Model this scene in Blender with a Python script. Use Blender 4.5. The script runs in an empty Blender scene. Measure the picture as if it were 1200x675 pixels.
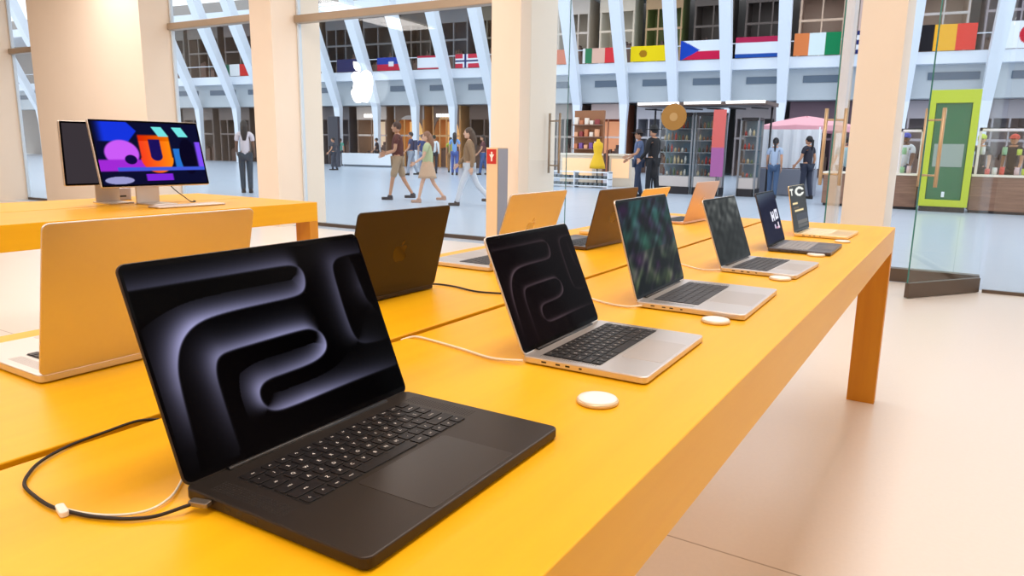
import bpy, bmesh, math, random
import numpy as np
from mathutils import Vector, Matrix
SC = bpy.context.scene
COL = SC.collection
random.seed(7)
PI = math.pi
# ------------------------------------------------------------------ camera
F, YAW, PITCH, ROLL, CZ = 836.98, -0.5586, 0.1940, 0.0156, 1.2719
def cam_axes():
    cy, sy, cp, sp = math.cos(YAW), math.sin(YAW), math.cos(PITCH), math.sin(PITCH)
    f = Vector((sy*cp, cy*cp, -sp)); r = Vector((cy, -sy, 0)); u = r.cross(f)
    c, s = math.cos(ROLL), math.sin(ROLL)
    return c*r + s*u, -s*r + c*u, f
r_, u_, f_ = cam_axes()
cd = bpy.data.cameras.new('camera'); cam = bpy.data.objects.new('camera', cd); COL.objects.link(cam)
cd.sensor_width = 36; cd.lens = F/1200*36; cd.clip_start = .02; cd.clip_end = 300
M = Matrix((r_, u_, -f_)).transposed().to_4x4(); M.translation = (0, 0, CZ); cam.matrix_world = M
SC.camera = cam
# ------------------------------------------------------------------ light and exposure
SC.view_settings.view_transform = 'Standard'; SC.view_settings.look = 'None'
SC.view_settings.gamma = 1; SC.view_settings.use_curve_mapping = False
SC.view_settings.exposure = 0.08
w = bpy.data.worlds.new('world'); SC.world = w; w.use_nodes = True
bg = w.node_tree.nodes['Background']; bg.inputs[0].default_value = (.87, .935, 1.0, 1); bg.inputs[1].default_value = 1.65
def area(name, loc, size, power, col, rot=(0, 0, 0)):
    l = bpy.data.lights.new(name, 'AREA'); l.shape = 'RECTANGLE'; l.size, l.size_y = size
    l.energy = power; l.color = col
    o = bpy.data.objects.new(name, l); COL.objects.link(o); o.location = loc; o.rotation_euler = rot
    return o
WARM = (1, .935, .905)
LAMPS = [(-.5, .8), (-.5, 4.6), (-6.5, 1.5), (-6.5, 5.2), (-12.5, 1.5), (-12.5, 5.2), (-.5, -3.2), (-6.5, -3.2), (4.4, .8), (4.4, 4.6)]  # last two are unseen fill lamps, added to brighten the table apron
WATTS = [54, 56, 76, 76, 78, 78, 66, 74, 24, 24]
for i, (x, y) in enumerate(LAMPS):
    area('store_light', (x, y, 4.40), (1.1, 3.6), WATTS[i], WARM)

# ------------------------------------------------------------------ helpers
def lin(c):
    return tuple((v/12.92 if v <= .04045 else ((v+.055)/1.055)**2.4) for v in c)
def rgb(r, g, b): return lin((r/255, g/255, b/255))
MATS = {}
def mat(name, col, rough=.5, metal=0., emit=0., ecol=None, spec=None, coat=0., noise=0., nscale=8., bump=0.):
    if name in MATS: return MATS[name]
    m = bpy.data.materials.new(name); m.use_nodes = True; nt = m.node_tree; p = nt.nodes['Principled BSDF']
    p.inputs['Base Color'].default_value = (*col, 1); p.inputs['Roughness'].default_value = rough
    p.inputs['Metallic'].default_value = metal; p.inputs['Coat Weight'].default_value = coat
    if spec is not None: p.inputs['Specular IOR Level'].default_value = spec
    if emit: p.inputs['Emission Color'].default_value = (*(ecol or col), 1); p.inputs['Emission Strength'].default_value = emit
    tc = nt.nodes.new('ShaderNodeTexCoord')
    n = nt.nodes.new('ShaderNodeTexNoise'); n.inputs['Scale'].default_value = nscale; n.inputs['Detail'].default_value = 4
    nt.links.new(tc.outputs['Object'], n.inputs['Vector'])
    mx = nt.nodes.new('ShaderNodeMix'); mx.data_type = 'RGBA'; mx.blend_type = 'MULTIPLY'
    mx.inputs[6].default_value = (*col, 1)
    k = noise if noise else .03
    rr = nt.nodes.new('ShaderNodeMapRange'); rr.inputs[3].default_value = 1-k; rr.inputs[4].default_value = 1+k*.3
    nt.links.new(n.outputs[0], rr.inputs[0]); nt.links.new(rr.outputs[0], mx.inputs[7]); mx.inputs[0].default_value = 1
    nt.links.new(mx.outputs[2], p.inputs['Base Color'])
    if bump:
        b = nt.nodes.new('ShaderNodeBump'); b.inputs['Strength'].default_value = bump
        nt.links.new(n.outputs[0], b.inputs['Height']); nt.links.new(b.outputs[0], p.inputs['Normal'])
    MATS[name] = m; return m
def wood_mat(name, c1, c2, rough=.3, axis=1, coat=.3):
    m = bpy.data.materials.new(name); m.use_nodes = True; nt = m.node_tree; p = nt.nodes['Principled BSDF']
    tc = nt.nodes.new('ShaderNodeTexCoord'); mp = nt.nodes.new('ShaderNodeMapping')
    s = [22, 22, 22]; s[axis] = 1.6; mp.inputs['Scale'].default_value = s
    nt.links.new(tc.outputs['Object'], mp.inputs[0])
    n = nt.nodes.new('ShaderNodeTexNoise'); n.inputs['Scale'].default_value = 1; n.inputs['Detail'].default_value = 7; n.inputs['Roughness'].default_value = .6
    nt.links.new(mp.outputs[0], n.inputs['Vector'])
    cr = nt.nodes.new('ShaderNodeValToRGB'); cr.color_ramp.elements[0].color = (*c1, 1); cr.color_ramp.elements[1].color = (*c2, 1)
    cr.color_ramp.elements[0].position = .3; cr.color_ramp.elements[1].position = .7
    nt.links.new(n.outputs[0], cr.inputs[0]); nt.links.new(cr.outputs[0], p.inputs['Base Color'])
    p.inputs['Roughness'].default_value = rough; p.inputs['Coat Weight'].default_value = coat; p.inputs['Coat Roughness'].default_value = .25
    MATS[name] = m; return m
def glass_mat(name, tint=(.97, .985, .985), refl=.9, rough=.0):
    m = bpy.data.materials.new(name); m.use_nodes = True; nt = m.node_tree; nt.nodes.clear()
    out = nt.nodes.new('ShaderNodeOutputMaterial'); t = nt.nodes.new('ShaderNodeBsdfTransparent'); t.inputs[0].default_value = (*tint, 1)
    g = nt.nodes.new('ShaderNodeBsdfGlossy'); g.inputs['Roughness'].default_value = rough; g.inputs[0].default_value = (refl, refl, refl, 1)
    lw = nt.nodes.new('ShaderNodeLayerWeight'); lw.inputs[0].default_value = .5
    pw = nt.nodes.new('ShaderNodeMath'); pw.operation = 'POWER'; pw.inputs[1].default_value = 4.5; nt.links.new(lw.outputs['Facing'], pw.inputs[0])
    fr = nt.nodes.new('ShaderNodeMath'); fr.operation = 'MULTIPLY_ADD'; fr.inputs[1].default_value = .8; fr.inputs[2].default_value = .035; nt.links.new(pw.outputs[0], fr.inputs[0])
    mx = nt.nodes.new('ShaderNodeMixShader'); nt.links.new(fr.outputs[0], mx.inputs[0]); nt.links.new(t.outputs[0], mx.inputs[1]); nt.links.new(g.outputs[0], mx.inputs[2])
    nt.links.new(mx.outputs[0], out.inputs[0]); MATS[name] = m; return m
def picture_mat(name, strength=1.0, rough=.07, spec=.2, lit=True):
    m = bpy.data.materials.new(name); m.use_nodes = True; nt = m.node_tree; p = nt.nodes['Principled BSDF']
    a = nt.nodes.new('ShaderNodeAttribute'); a.attribute_name = 'Col'
    p.inputs['Roughness'].default_value = rough; p.inputs['Specular IOR Level'].default_value = spec
    if lit:
        p.inputs['Base Color'].default_value = (.0005, .0005, .0005, 1)
        nt.links.new(a.outputs[0], p.inputs['Emission Color']); p.inputs['Emission Strength'].default_value = strength
    else: nt.links.new(a.outputs[0], p.inputs['Base Color'])
    MATS[name] = m; return m

class MB:
    def __init__(s): s.v, s.f, s.m, s.sm = [], [], [], []
    def add(s, vs, fs, mi=0, smooth=False):
        n = len(s.v); s.v += [tuple(v) for v in vs]; s.f += [tuple(i+n for i in f) for f in fs]; s.m += [mi]*len(fs); s.sm += [smooth]*len(fs); return s
    def box(s, x0, x1, y0, y1, z0, z1, mi=0):
        v = [(x, y, z) for z in (z0, z1) for y in (y0, y1) for x in (x0, x1)]
        return s.add(v, [(0, 2, 3, 1), (4, 5, 7, 6), (0, 1, 5, 4), (2, 6, 7, 3), (0, 4, 6, 2), (1, 3, 7, 5)], mi)
    def obox(s, c, ax, ay, az, mi=0):      # oriented box: centre, three half vectors
        c, ax, ay, az = map(Vector, (c, ax, ay, az))
        v = [c+i*ax+j*ay+k*az for k in (-1, 1) for j in (-1, 1) for i in (-1, 1)]
        return s.add(v, [(0, 2, 3, 1), (4, 5, 7, 6), (0, 1, 5, 4), (2, 6, 7, 3), (0, 4, 6, 2), (1, 3, 7, 5)], mi)
    def rings(s, rings, mi=0, smooth=False, cap=True, closed=True):
        n = len(rings[0]); vs = [p for r in rings for p in r]; fs = []
        for k in range(len(rings)-1):
            for i in range(n if closed else n-1):
                j = (i+1) % n; fs.append((k*n+i, k*n+j, (k+1)*n+j, (k+1)*n+i))
        s.add(vs, fs, mi, smooth)
        if cap:
            b = len(s.v)-len(vs)
            s.f.append(tuple(b+i for i in reversed(range(n)))); s.m.append(mi); s.sm.append(False)
            e = b+(len(rings)-1)*n; s.f.append(tuple(e+i for i in range(n))); s.m.append(mi); s.sm.append(False)
        return s
    def rslab(s, x0, x1, y0, y1, z0, z1, r=.01, ch=.002, mi=0, seg=6):
        def ring(ins, z):
            pts = []; rr = max(r-ins, .0005)
            for cx, cy, a0 in ((x1-r, y1-r, 0), (x0+r, y1-r, PI/2), (x0+r, y0+r, PI), (x1-r, y0+r, 1.5*PI)):
                for k in range(seg+1):
                    a = a0+k*PI/2/seg; pts.append((cx+rr*math.cos(a), cy+rr*math.sin(a), z))
            return pts
        return s.rings([ring(ch, z0), ring(ch*.3, z0+ch*.3), ring(0, z0+ch), ring(0, z1-ch), ring(ch*.3, z1-ch*.3), ring(ch, z1)], mi)
    def tube(s, pts, r, mi=0, n=8, cap=True):
        pts = [Vector(p) for p in pts]; R = []
        prev = None
        for i, p in enumerate(pts):
            d = (pts[min(i+1, len(pts)-1)]-pts[max(i-1, 0)]).normalized()
            if prev is None: a = d.orthogonal().normalized()
            else: a = (prev - d*prev.dot(d)).normalized()
            prev = a; b = d.cross(a); rr = r[i] if isinstance(r, (list, tuple)) else r
            R.append([p + rr*(math.cos(t)*a+math.sin(t)*b) for t in [2*PI*k/n for k in range(n)]])
        return s.rings(R, mi, True, cap)
    def lathe(s, prof, c=(0, 0, 0), mi=0, n=20, smooth=True):
        R = [[(c[0]+r*math.cos(2*PI*k/n), c[1]+r*math.sin(2*PI*k/n), c[2]+z) for k in range(n)] for r, z in prof]
        return s.rings(R, mi, smooth, True)
    def ell(s, c, r, mi=0, nu=14, nv=9, M=None):
        R = []
        for j in range(nv+1):
            t = PI*(.02+.96*j/nv)-PI/2
            ring = []
            for k in range(nu):
                p = Vector((r[0]*math.cos(t)*math.cos(2*PI*k/nu), r[1]*math.cos(t)*math.sin(2*PI*k/nu), r[2]*math.sin(t)))
                if M: p = M @ p
                ring.append(p+Vector(c))
            R.append(ring)
        return s.rings(R, mi, True, True)
    def prism(s, poly, d, mi=0, side=None, o=(0, 0, 0), ux=(1, 0, 0), uy=(0, 0, 1), nz=(0, -1, 0)):
        o, ux, uy, nz = map(Vector, (o, ux, uy, nz)); n = len(poly)
        A = [o+ux*x+uy*y for x, y in poly]; B = [p+nz*d for p in A]
        s.add(A+B, [tuple(reversed(range(n))), tuple(range(n, 2*n))], mi)
        s.add(A+B, [(i, (i+1) % n, n+(i+1) % n, n+i) for i in range(n)], mi if side is None else side); return s
    def mesh(s, name, mats):
        me = bpy.data.meshes.new(name); me.from_pydata(s.v, [], s.f)
        for m in (mats if isinstance(mats, (list, tuple)) else [mats]): me.materials.append(m)
        me.polygons.foreach_set('material_index', s.m); me.polygons.foreach_set('use_smooth', s.sm)
        bm = bmesh.new(); bm.from_mesh(me); bmesh.ops.recalc_face_normals(bm, faces=bm.faces); bm.to_mesh(me); bm.free()
        me.update(); return me
    def build(s, name, mats, parent=None): return link(name, s.mesh(name, mats), parent)
def link(name, me, parent=None):
    o = bpy.data.objects.new(name, me); COL.objects.link(o)
    if parent: o.parent = parent
    return o
def tag(o, label=None, cat=None, group=None, kind=None):
    if label: o['label'] = label
    if cat: o['category'] = cat
    if group: o['group'] = group
    if kind: o['kind'] = kind
    return o
def thing(name, loc, rz=0, label=None, cat=None, group=None, kind=None):
    o = bpy.data.objects.new(name, None); o.empty_display_size = .05; COL.objects.link(o); o.location = loc; o.rotation_euler = (0, 0, rz)
    return tag(o, label, cat, group, kind)
def copy_tree(o, parent=None):
    c = o.copy(); COL.objects.link(c); c.parent = parent
    for ch in list(o.children): copy_tree(ch, c)
    return c
def picture(name, W, H, nx, ny, fn, material, parent=None, place=None):
    """flat picture on a fine grid; fn(u, v) -> sRGB arrays; place(u, v) -> xyz"""
    us = np.linspace(0, 1, nx+1); vs = np.linspace(0, 1, ny+1); U, V = np.meshgrid(us, vs)
    c = fn(U.ravel(), V.ravel()); c = np.clip(np.array(c, float), 0, 1); c = np.where(c <= .04045, c/12.92, ((c+.055)/1.055)**2.4)
    verts = [place(u*W, v*H) for u, v in zip(U.ravel(), V.ravel())]
    k = nx+1; faces = [(j*k+i, j*k+i+1, (j+1)*k+i+1, (j+1)*k+i) for j in range(ny) for i in range(nx)]
    me = bpy.data.meshes.new(name); me.from_pydata(verts, [], faces); me.materials.append(material)
    at = me.color_attributes.new('Col', 'FLOAT_COLOR', 'POINT')
    arr = np.ones((len(verts), 4), np.float32); arr[:, :3] = c.reshape(3, -1).T
    at.data.foreach_set('color', arr.ravel()); me.update()
    return link(name, me, parent)
def text_mesh(txt, size, extrude=0.0, align='CENTER'):
    cu = bpy.data.curves.new('t', 'FONT'); cu.body = txt; cu.size = size; cu.extrude = extrude; cu.align_x = align; cu.align_y = 'CENTER'; cu.resolution_u = 2
    o = bpy.data.objects.new('t', cu); COL.objects.link(o)
    dg = bpy.context.evaluated_depsgraph_get(); me = bpy.data.meshes.new_from_object(o.evaluated_get(dg))
    bpy.data.objects.remove(o); bpy.data.curves.remove(cu)
    return [tuple(v.co) for v in me.vertices], [tuple(p.vertices) for p in me.polygons]

# ------------------------------------------------------------------ materials
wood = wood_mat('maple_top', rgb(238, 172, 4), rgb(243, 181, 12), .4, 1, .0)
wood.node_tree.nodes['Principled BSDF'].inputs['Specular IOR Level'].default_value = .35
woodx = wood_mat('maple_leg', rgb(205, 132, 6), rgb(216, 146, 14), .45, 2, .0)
plaster = mat('warm_plaster', rgb(244, 228, 210), .7, noise=.03, nscale=2)
bronze = mat('bronze_metal', rgb(168, 150, 130), .4, .5)
darkbronze = mat('dark_bronze', rgb(105, 92, 82), .35, .7)
brass = mat('brass', rgb(200, 172, 138), .35, .5)
glass = glass_mat('clear_glass')
gedge = mat('green_glass_edge', rgb(60, 120, 112), .2)
white = mat('white_paint', rgb(232, 238, 245), .5)
hallwhite = mat('hall_white', rgb(214, 226, 238), .5)
black = mat('black_plastic', rgb(22, 20, 20), .4)
rubber = mat('rubber', rgb(30, 28, 28), .8)

# ------------------------------------------------------------------ structure: store shell
def wl(x): return 7.99+.0406*x          # store front line
def floor_mat(name, col, joint, tile, off, rough, jw=.004):
    m = bpy.data.materials.new(name); m.use_nodes = True; nt = m.node_tree; p = nt.nodes['Principled BSDF']
    tc = nt.nodes.new('ShaderNodeTexCoord'); mp = nt.nodes.new('ShaderNodeMapping'); mp.inputs['Location'].default_value = off
    nt.links.new(tc.outputs['Object'], mp.inputs[0])
    b = nt.nodes.new('ShaderNodeTexBrick'); b.offset = 0; b.inputs['Scale'].default_value = 1
    b.inputs['Brick Width'].default_value = tile[0]; b.inputs['Row Height'].default_value = tile[1]; b.inputs['Mortar Size'].default_value = jw
    b.inputs['Color1'].default_value = (*col, 1); b.inputs['Color2'].default_value = (*[c*.985 for c in col], 1); b.inputs['Mortar'].default_value = (*joint, 1)
    b.inputs['Mortar Smooth'].default_value = .3
    nt.links.new(mp.outputs[0], b.inputs[0])
    n = nt.nodes.new('ShaderNodeTexNoise'); n.inputs['Scale'].default_value = 60; nt.links.new(tc.outputs['Object'], n.inputs['Vector'])
    rr = nt.nodes.new('ShaderNodeMapRange'); rr.inputs[3].default_value = .96; rr.inputs[4].default_value = 1.02; nt.links.new(n.outputs[0], rr.inputs[0])
    mx = nt.nodes.new('ShaderNodeMix'); mx.data_type = 'RGBA'; mx.blend_type = 'MULTIPLY'; mx.inputs[0].default_value = 1
    nt.links.new(b.outputs[0], mx.inputs[6]); nt.links.new(rr.outputs[0], mx.inputs[7]); nt.links.new(mx.outputs[2], p.inputs['Base Color'])
    p.inputs['Roughness'].default_value = rough; MATS[name] = m; return m
fm = floor_mat('terrazzo_floor', rgb(232, 223, 214), rgb(176, 162, 148), (6.0, 9.0), (3.2, 6.85, 0), .28)
hm = floor_mat('hall_marble', rgb(190, 203, 220), rgb(172, 186, 202), (1.2, 1.2), (0, 0, 0), .25, .006)
def quadfloor(name, pts, z, th, m):
    b = MB(); n = len(pts); b.rings([[(x, y, z-th) for x, y in pts], [(x, y, z) for x, y in pts]]); return tag(b.build(name, m), kind='structure')
XL, XR, YB = -21.0, 7.0, -6.0
quadfloor('floor', [(XL, YB), (XR, YB), (XR, wl(XR)+.1), (XL, wl(XL)+.1)], 0, .1, fm)
quadfloor('hall_floor', [(-75, wl(-75)+.1), (45, wl(45)+.1), (45, 60), (-75, 60)], 0, .1, hm)
quadfloor('ceiling', [(XL, YB), (XR, YB), (XR, wl(XR)+.9), (XL, wl(XL)+.9)], 4.65, .1, plaster)
def swall(name, x0, x1, y0, y1, z0=0, z1=4.55, m=plaster): return tag(MB().box(x0, x1, y0, y1, z0, z1).build(name, m), kind='structure')
swall('wall_right', XR, XR+.2, YB, wl(XR)+.9); swall('wall_back', XL, XR, YB-.2, YB); swall('wall_left', XL-.2, XL, YB, wl(XL)+.9)
def pillar(x0, x1, depth, name='pillar'):
    y = wl((x0+x1)/2)-.1
    return tag(MB().box(x0, x1, y, y+depth, 0, 4.55).build(name, plaster), kind='structure')
pillar(-15.75, -12.02, .62, 'wall_front'); pillar(-21, -17.3, .62, 'wall_front_left'); pillar(-9.46, -8.98, .95); pillar(-5.16, -4.74, .92); pillar(-1.02, -.635, .9); pillar(3.2, 3.6, .9)
# ceiling luminaires; the last two are added fill panels at the right
lum = mat('luminaire', (1, .9, .78), .5, emit=1.2, ecol=(1, .9, .78))
LAMPLAB = ['over the near end of the laptop table', 'over the far end of the laptop table', 'over the floor left of the monitor table', 'in front of the second window', 'over the far left floor', 'in front of the first window', 'behind the viewer over the laptop table', 'behind the viewer over the monitor table', 'added at the right, near the viewer, to brighten the side of the table', 'added at the right, near the doors, to brighten the side of the table']
for (x, y), lb in zip(LAMPS, LAMPLAB):
    t = thing('ceiling_light', (x, y, 4.43), 0, 'long luminous ceiling panel '+lb, 'ceiling light', 'luminous panels in the store ceiling')
    MB().box(-.6, .6, -1.85, 1.85, .02, .12).build('frame', white, t); MB().box(-.55, .55, -1.8, 1.8, .0, .02).build('diffuser', lum, t)
# glazing
def window(n, x0, x1, zt=4.55, rail=True, off=.40, rz_=0):
    t = thing(f'window_{n}', ((x0+x1)/2, wl((x0+x1)/2)+off, 0), math.atan(.0406), kind='structure'); h = (x1-x0)/2-.01
    MB().box(-h, h, -.012, .012, .05, zt-.02).build('glass_pane', glass, t)
    MB().box(-h, h, -.03, .03, 0, .05).build('bottom_channel', darkbronze, t)
    if rail:
        b = MB(); b.rslab(-h, h, -.10, .05, 3.03+rz_, 3.14+rz_, .02, .008); b.build('transom_rail', bronze, t)
    MB().box(-h-.005, -h+.025, -.03, .03, 0, zt-.02).build('mullion', hallwhite, t); MB().box(h-.025, h+.005, -.03, .03, 0, zt-.02).build('mullion', hallwhite, t)
    return t
window(1, -12.02, -9.46, rz_=.15); window(2, -8.98, -5.16, rz_=.06); window(4, -17.3, -15.75)
t = thing('window_3', (.25, wl(.25)-.04, 0), math.atan(.0406), kind='structure')
MB().box(0, 2.9, -.008, .008, .03, 4.5).build('glass_pane', glass, t); MB().box(0, 2.9, -.02, .02, .0, .03).build('bottom_channel', darkbronze, t)
tag(MB().box(-.62, .22, 0, .12, 0, .13).build('trim_1', darkbronze), kind='structure').location = (0, 8.12, 0)
tag(MB().box(-4.7, -1.05, 0, .1, 0, .012).build('trim_2', darkbronze), kind='structure').location = (0, 7.98, 0)
def door(n, hinge, free, hz, hx=.14, hm_=brass, h=4.3, rail=.14):
    hinge, free = Vector((*hinge, 0)), Vector((*free, 0)); d = free-hinge; L = d.length
    t = thing(f'door_{n}', hinge, math.atan2(d.y, d.x), kind='structure')
    b = MB(); b.box(.005, L-.004, -.006, .006, rail, h, 0); b.box(L-.004, L, -.0062, .0062, rail, h, 1); b.build('glass_panel', [glass, gedge], t)
    b = MB(); b.rslab(0, L, -.022, .022, .006, rail, .006, .003); b.build('bottom_rail', darkbronze, t)
    MB().box(0, .16, -.03, .03, h-.12, h).build('patch_fitting', darkbronze, t)
    hd = MB()
    for s in (-1, 1):
        hd.tube([(L-hx, s*.08, hz[0]), (L-hx, s*.08, hz[1])], .016, n=12)
        for z in (hz[0]+.1, hz[1]-.1): hd.tube([(L-hx, 0, z), (L-hx, s*.08, z)], .009, n=8)
    hd.build('door_handle', hm_, t)
    return t
door(1, (-4.66, wl(-4.66)+.0), (-4.58, wl(-4.66)+.86), (.95, 1.72), .3, bronze)
door(2, (-1.06, wl(-1)-.02), (-1.045, wl(-1)-.92), (.98, 1.66), .06)
door(3, (.21, wl(.2)-.05), (-.335, 7.19), (.99, 1.66), .09)

# ------------------------------------------------------------------ far hall: ribs, balcony, flags, shopfronts
def fy(x): return 38.3+.13*x
FA = math.atan(.13); fd = Vector((math.cos(FA), math.sin(FA), 0)); fn_ = Vector((math.sin(FA), -math.cos(FA), 0))   # fn_ points into the hall
def fp(x, off=0, z=0): return Vector((x, fy(x), z)) + fn_*off
RX = [-72, -68, -64, -60.5, -57.0, -53.5, -50.0, -46.5, -43.0, -40.3, -37.4, -34.4, -31.5, -28.7, -26.1, -23.5, -20.9, -18.4, -15.8, -13.2, -10.6, -8.0, -5.3, -2.8, .35, 3.1, 5.3]
rib_mat = mat('rib_steel', rgb(226, 234, 244), .45)
FLN = ['left of the dark green and red flag', 'right of the dark green and red flag']
def rib(x, wdt, d=.55):
    b = MB(); R = []
    for z, inn, ww, dd in ((0, 0, .55, .5), (2.6, 0, .6, .55), (3.6, .05, .8, .7), (5.5, .9, .95, .95), (8.5, 2.4, 1.0, 1.2), (11.5, 3.7, 1.05, 1.3), (14, 4.6, 1.1, 1.4)):
        c = fp(x, inn, z); a = fd*wdt*ww/2; e = fn_*d*dd/2
        R.append([c-a-e, c+a-e, c+a+e, c-a+e])
    b.rings(R); o = b.mesh('rib', rib_mat); c0 = fp(x)
    for v in o.vertices: v.co -= c0
    ob = link('hall_rib', o); ob.location = c0; return tag(ob, kind='structure')
for i, x in enumerate(RX): rib(x, .55)
def strip(name, x0, x1, o0, o1, z0, z1, m, kind='structure'):
    b = MB(); A = [fp(x0, o0), fp(x1, o0), fp(x1, o1), fp(x0, o1)]
    b.rings([[(p.x, p.y, z0) for p in A], [(p.x, p.y, z1) for p in A]]); o = b.build(name, m)
    return tag(o, kind=kind) if kind else o
strip('balcony_slab', -90, 10, -4.5, .25, 5.2, 5.72, rib_mat)
strip('balcony_fascia', -90, 10, -1.2, -.3, 3.75, 5.2, mat('hall_fascia', rgb(184, 192, 198), .5))
strip('hall_wall', -90, 10, -6.0, -5.6, 0, 12, mat('hall_back', rgb(150, 145, 142), .7))
strip('upper_soffit', -90, 10, -5.0, -1.0, 9.6, 10.2, rib_mat)
strip('balcony_rail', -90, 10, .1, .16, 6.42, 6.46, rib_mat)
vent_m = mat('vent_grey', rgb(92, 108, 125), .5)
for i in range(len(RX)-1):
    x0, x1 = RX[i]+.55, RX[i+1]-.3
    b = MB(); A = [fp(x0+.3, -.3), fp(x1, -.3), fp(x1, -.25), fp(x0+.3, -.25)]
    b.rings([[(p.x, p.y, 4.55) for p in A], [(p.x, p.y, 4.88) for p in A]])
    tag(b.build('trim_%d' % (i+3), vent_m), kind='structure')
# flags: x0, x1, z0, z1, painter, name label
def flag(x0, x1, fn, label, z0=5.74, z1=6.5, cat='flag'):
    P0 = fp(x0, .30); W = (fp(x1, .30)-P0).length
    o = picture('flag', W, z1-z0, 60, 24, fn, FLAGM, None, lambda a, c: tuple(fd*a+Vector((0, 0, c))+fn_*(.02*math.sin(a*5))))
    o.location = (P0.x, P0.y, z0)
    return tag(o, label, cat, 'flags hung on the balcony rail')
FLAGM = picture_mat('flag_cloth', rough=.8, lit=False)
def stack(*cs):  # bottom -> top (fraction, colour)
    def f(u, v):
        out = np.zeros((3, len(u))); z = 0
        for fr, c in cs:
            m = (v >= z-1e-6) & (v <= z+fr+1e-6); 
            for k in range(3): out[k][m] = c[k]/255
            z += fr
        return out
    return f
def cols(*cs):
    g = stack(*cs); return lambda u, v: g(v, u)
def over(f, cond, c):
    def g(u, v):
        o = f(u, v); m = cond(u, v)
        for k in range(3): o[k][m] = c[k]/255
        return o
    return g
flag(-43.9, -41.3, cols((.3, (30, 95, 75)), (.35, (225, 228, 230)), (.35, (200, 45, 45))), 'green white and red striped flag seen through the leftmost window')
flag(-34.2, -32.6, stack((1, (40, 45, 90))), 'dark navy flag half hidden behind the glowing white sign')
hf = over(stack((.5, (190, 35, 65)), (.5, (35, 65, 160))), lambda u, v: (abs(u-.5) < .09) & (abs(v-.5) < .2), (225, 225, 230))
flag(-31.2, -29.2, hf, 'blue over red flag with a small white centre panel')
flag(-28.35, -26.5, stack((.12, (190, 60, 80)), (.72, (232, 236, 242)), (.16, (190, 40, 70))), 'white flag with a thin red edge above and below')
nf = over(stack((1, (205, 50, 75))), lambda u, v: (abs(u-.34) < .09) | (abs(v-.5) < .17), (235, 238, 245)); nf = over(nf, lambda u, v: (abs(u-.34) < .04) | (abs(v-.5) < .07), (35, 50, 110))
flag(-25.8, -23.9, nf, 'red flag with a blue cross edged in white')
flag(-19.9, -18.75, stack((1, (215, 110, 70))), 'plain orange flag beside the glass door with a bronze pull')
pf = cols((.08, (235, 235, 235)), (.2, (60, 130, 90)), (.36, (228, 185, 165)), (.36, (220, 60, 65)))
flag(-18.1, -16.2, pf, 'flag of green, cream and red upright stripes')
flag(-15.5, -13.5, over(stack((1, (240, 212, 20))), lambda u, v: ((u-.33)**2*6+(v-.5)**2) < .06, (170, 120, 20)), 'bright yellow flag with a small brown emblem', z1=6.5)
cf = over(stack((.45, (205, 30, 75)), (.55, (230, 238, 246))), lambda u, v: u < .42*(1-abs(v-.5)*2)+.06, (25, 70, 185))
flag(-12.95, -10.95, cf, 'white over red flag with a blue triangle at the left', z1=6.65)
flag(-10.3, -8.3, stack((.2, (35, 80, 165)), (.55, (228, 236, 248)), (.25, (180, 40, 80))), 'red, white and blue level stripes on a wide flag', z1=6.7)
flag(-7.65, -5.65, cols((.33, (225, 130, 75)), (.34, (222, 236, 236)), (.33, (25, 130, 80))), 'orange, white and green upright striped flag', z1=6.75)
flag(-5.0, -3.6, stack((.2, (40, 50, 110)), (.2, (235, 235, 240)), (.2, (40, 50, 110)), (.2, (235, 235, 240)), (.2, (40, 50, 110))), 'flag of navy and white level stripes beside the right hand pillar', z1=6.75)
flag(-2.45, -.35, cols((.25, (35, 32, 36)), (.4, (245, 180, 50)), (.35, (230, 65, 55))), 'black, yellow and red upright striped flag', z1=6.85)
flag(.35, 2.3, over(stack((1, (235, 240, 248))), lambda u, v: (u-.55)**2*6.5+(v-.5)**2 < .1, (205, 20, 50)), 'white flag with a red disc at the right edge', z1=6.85)
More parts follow.
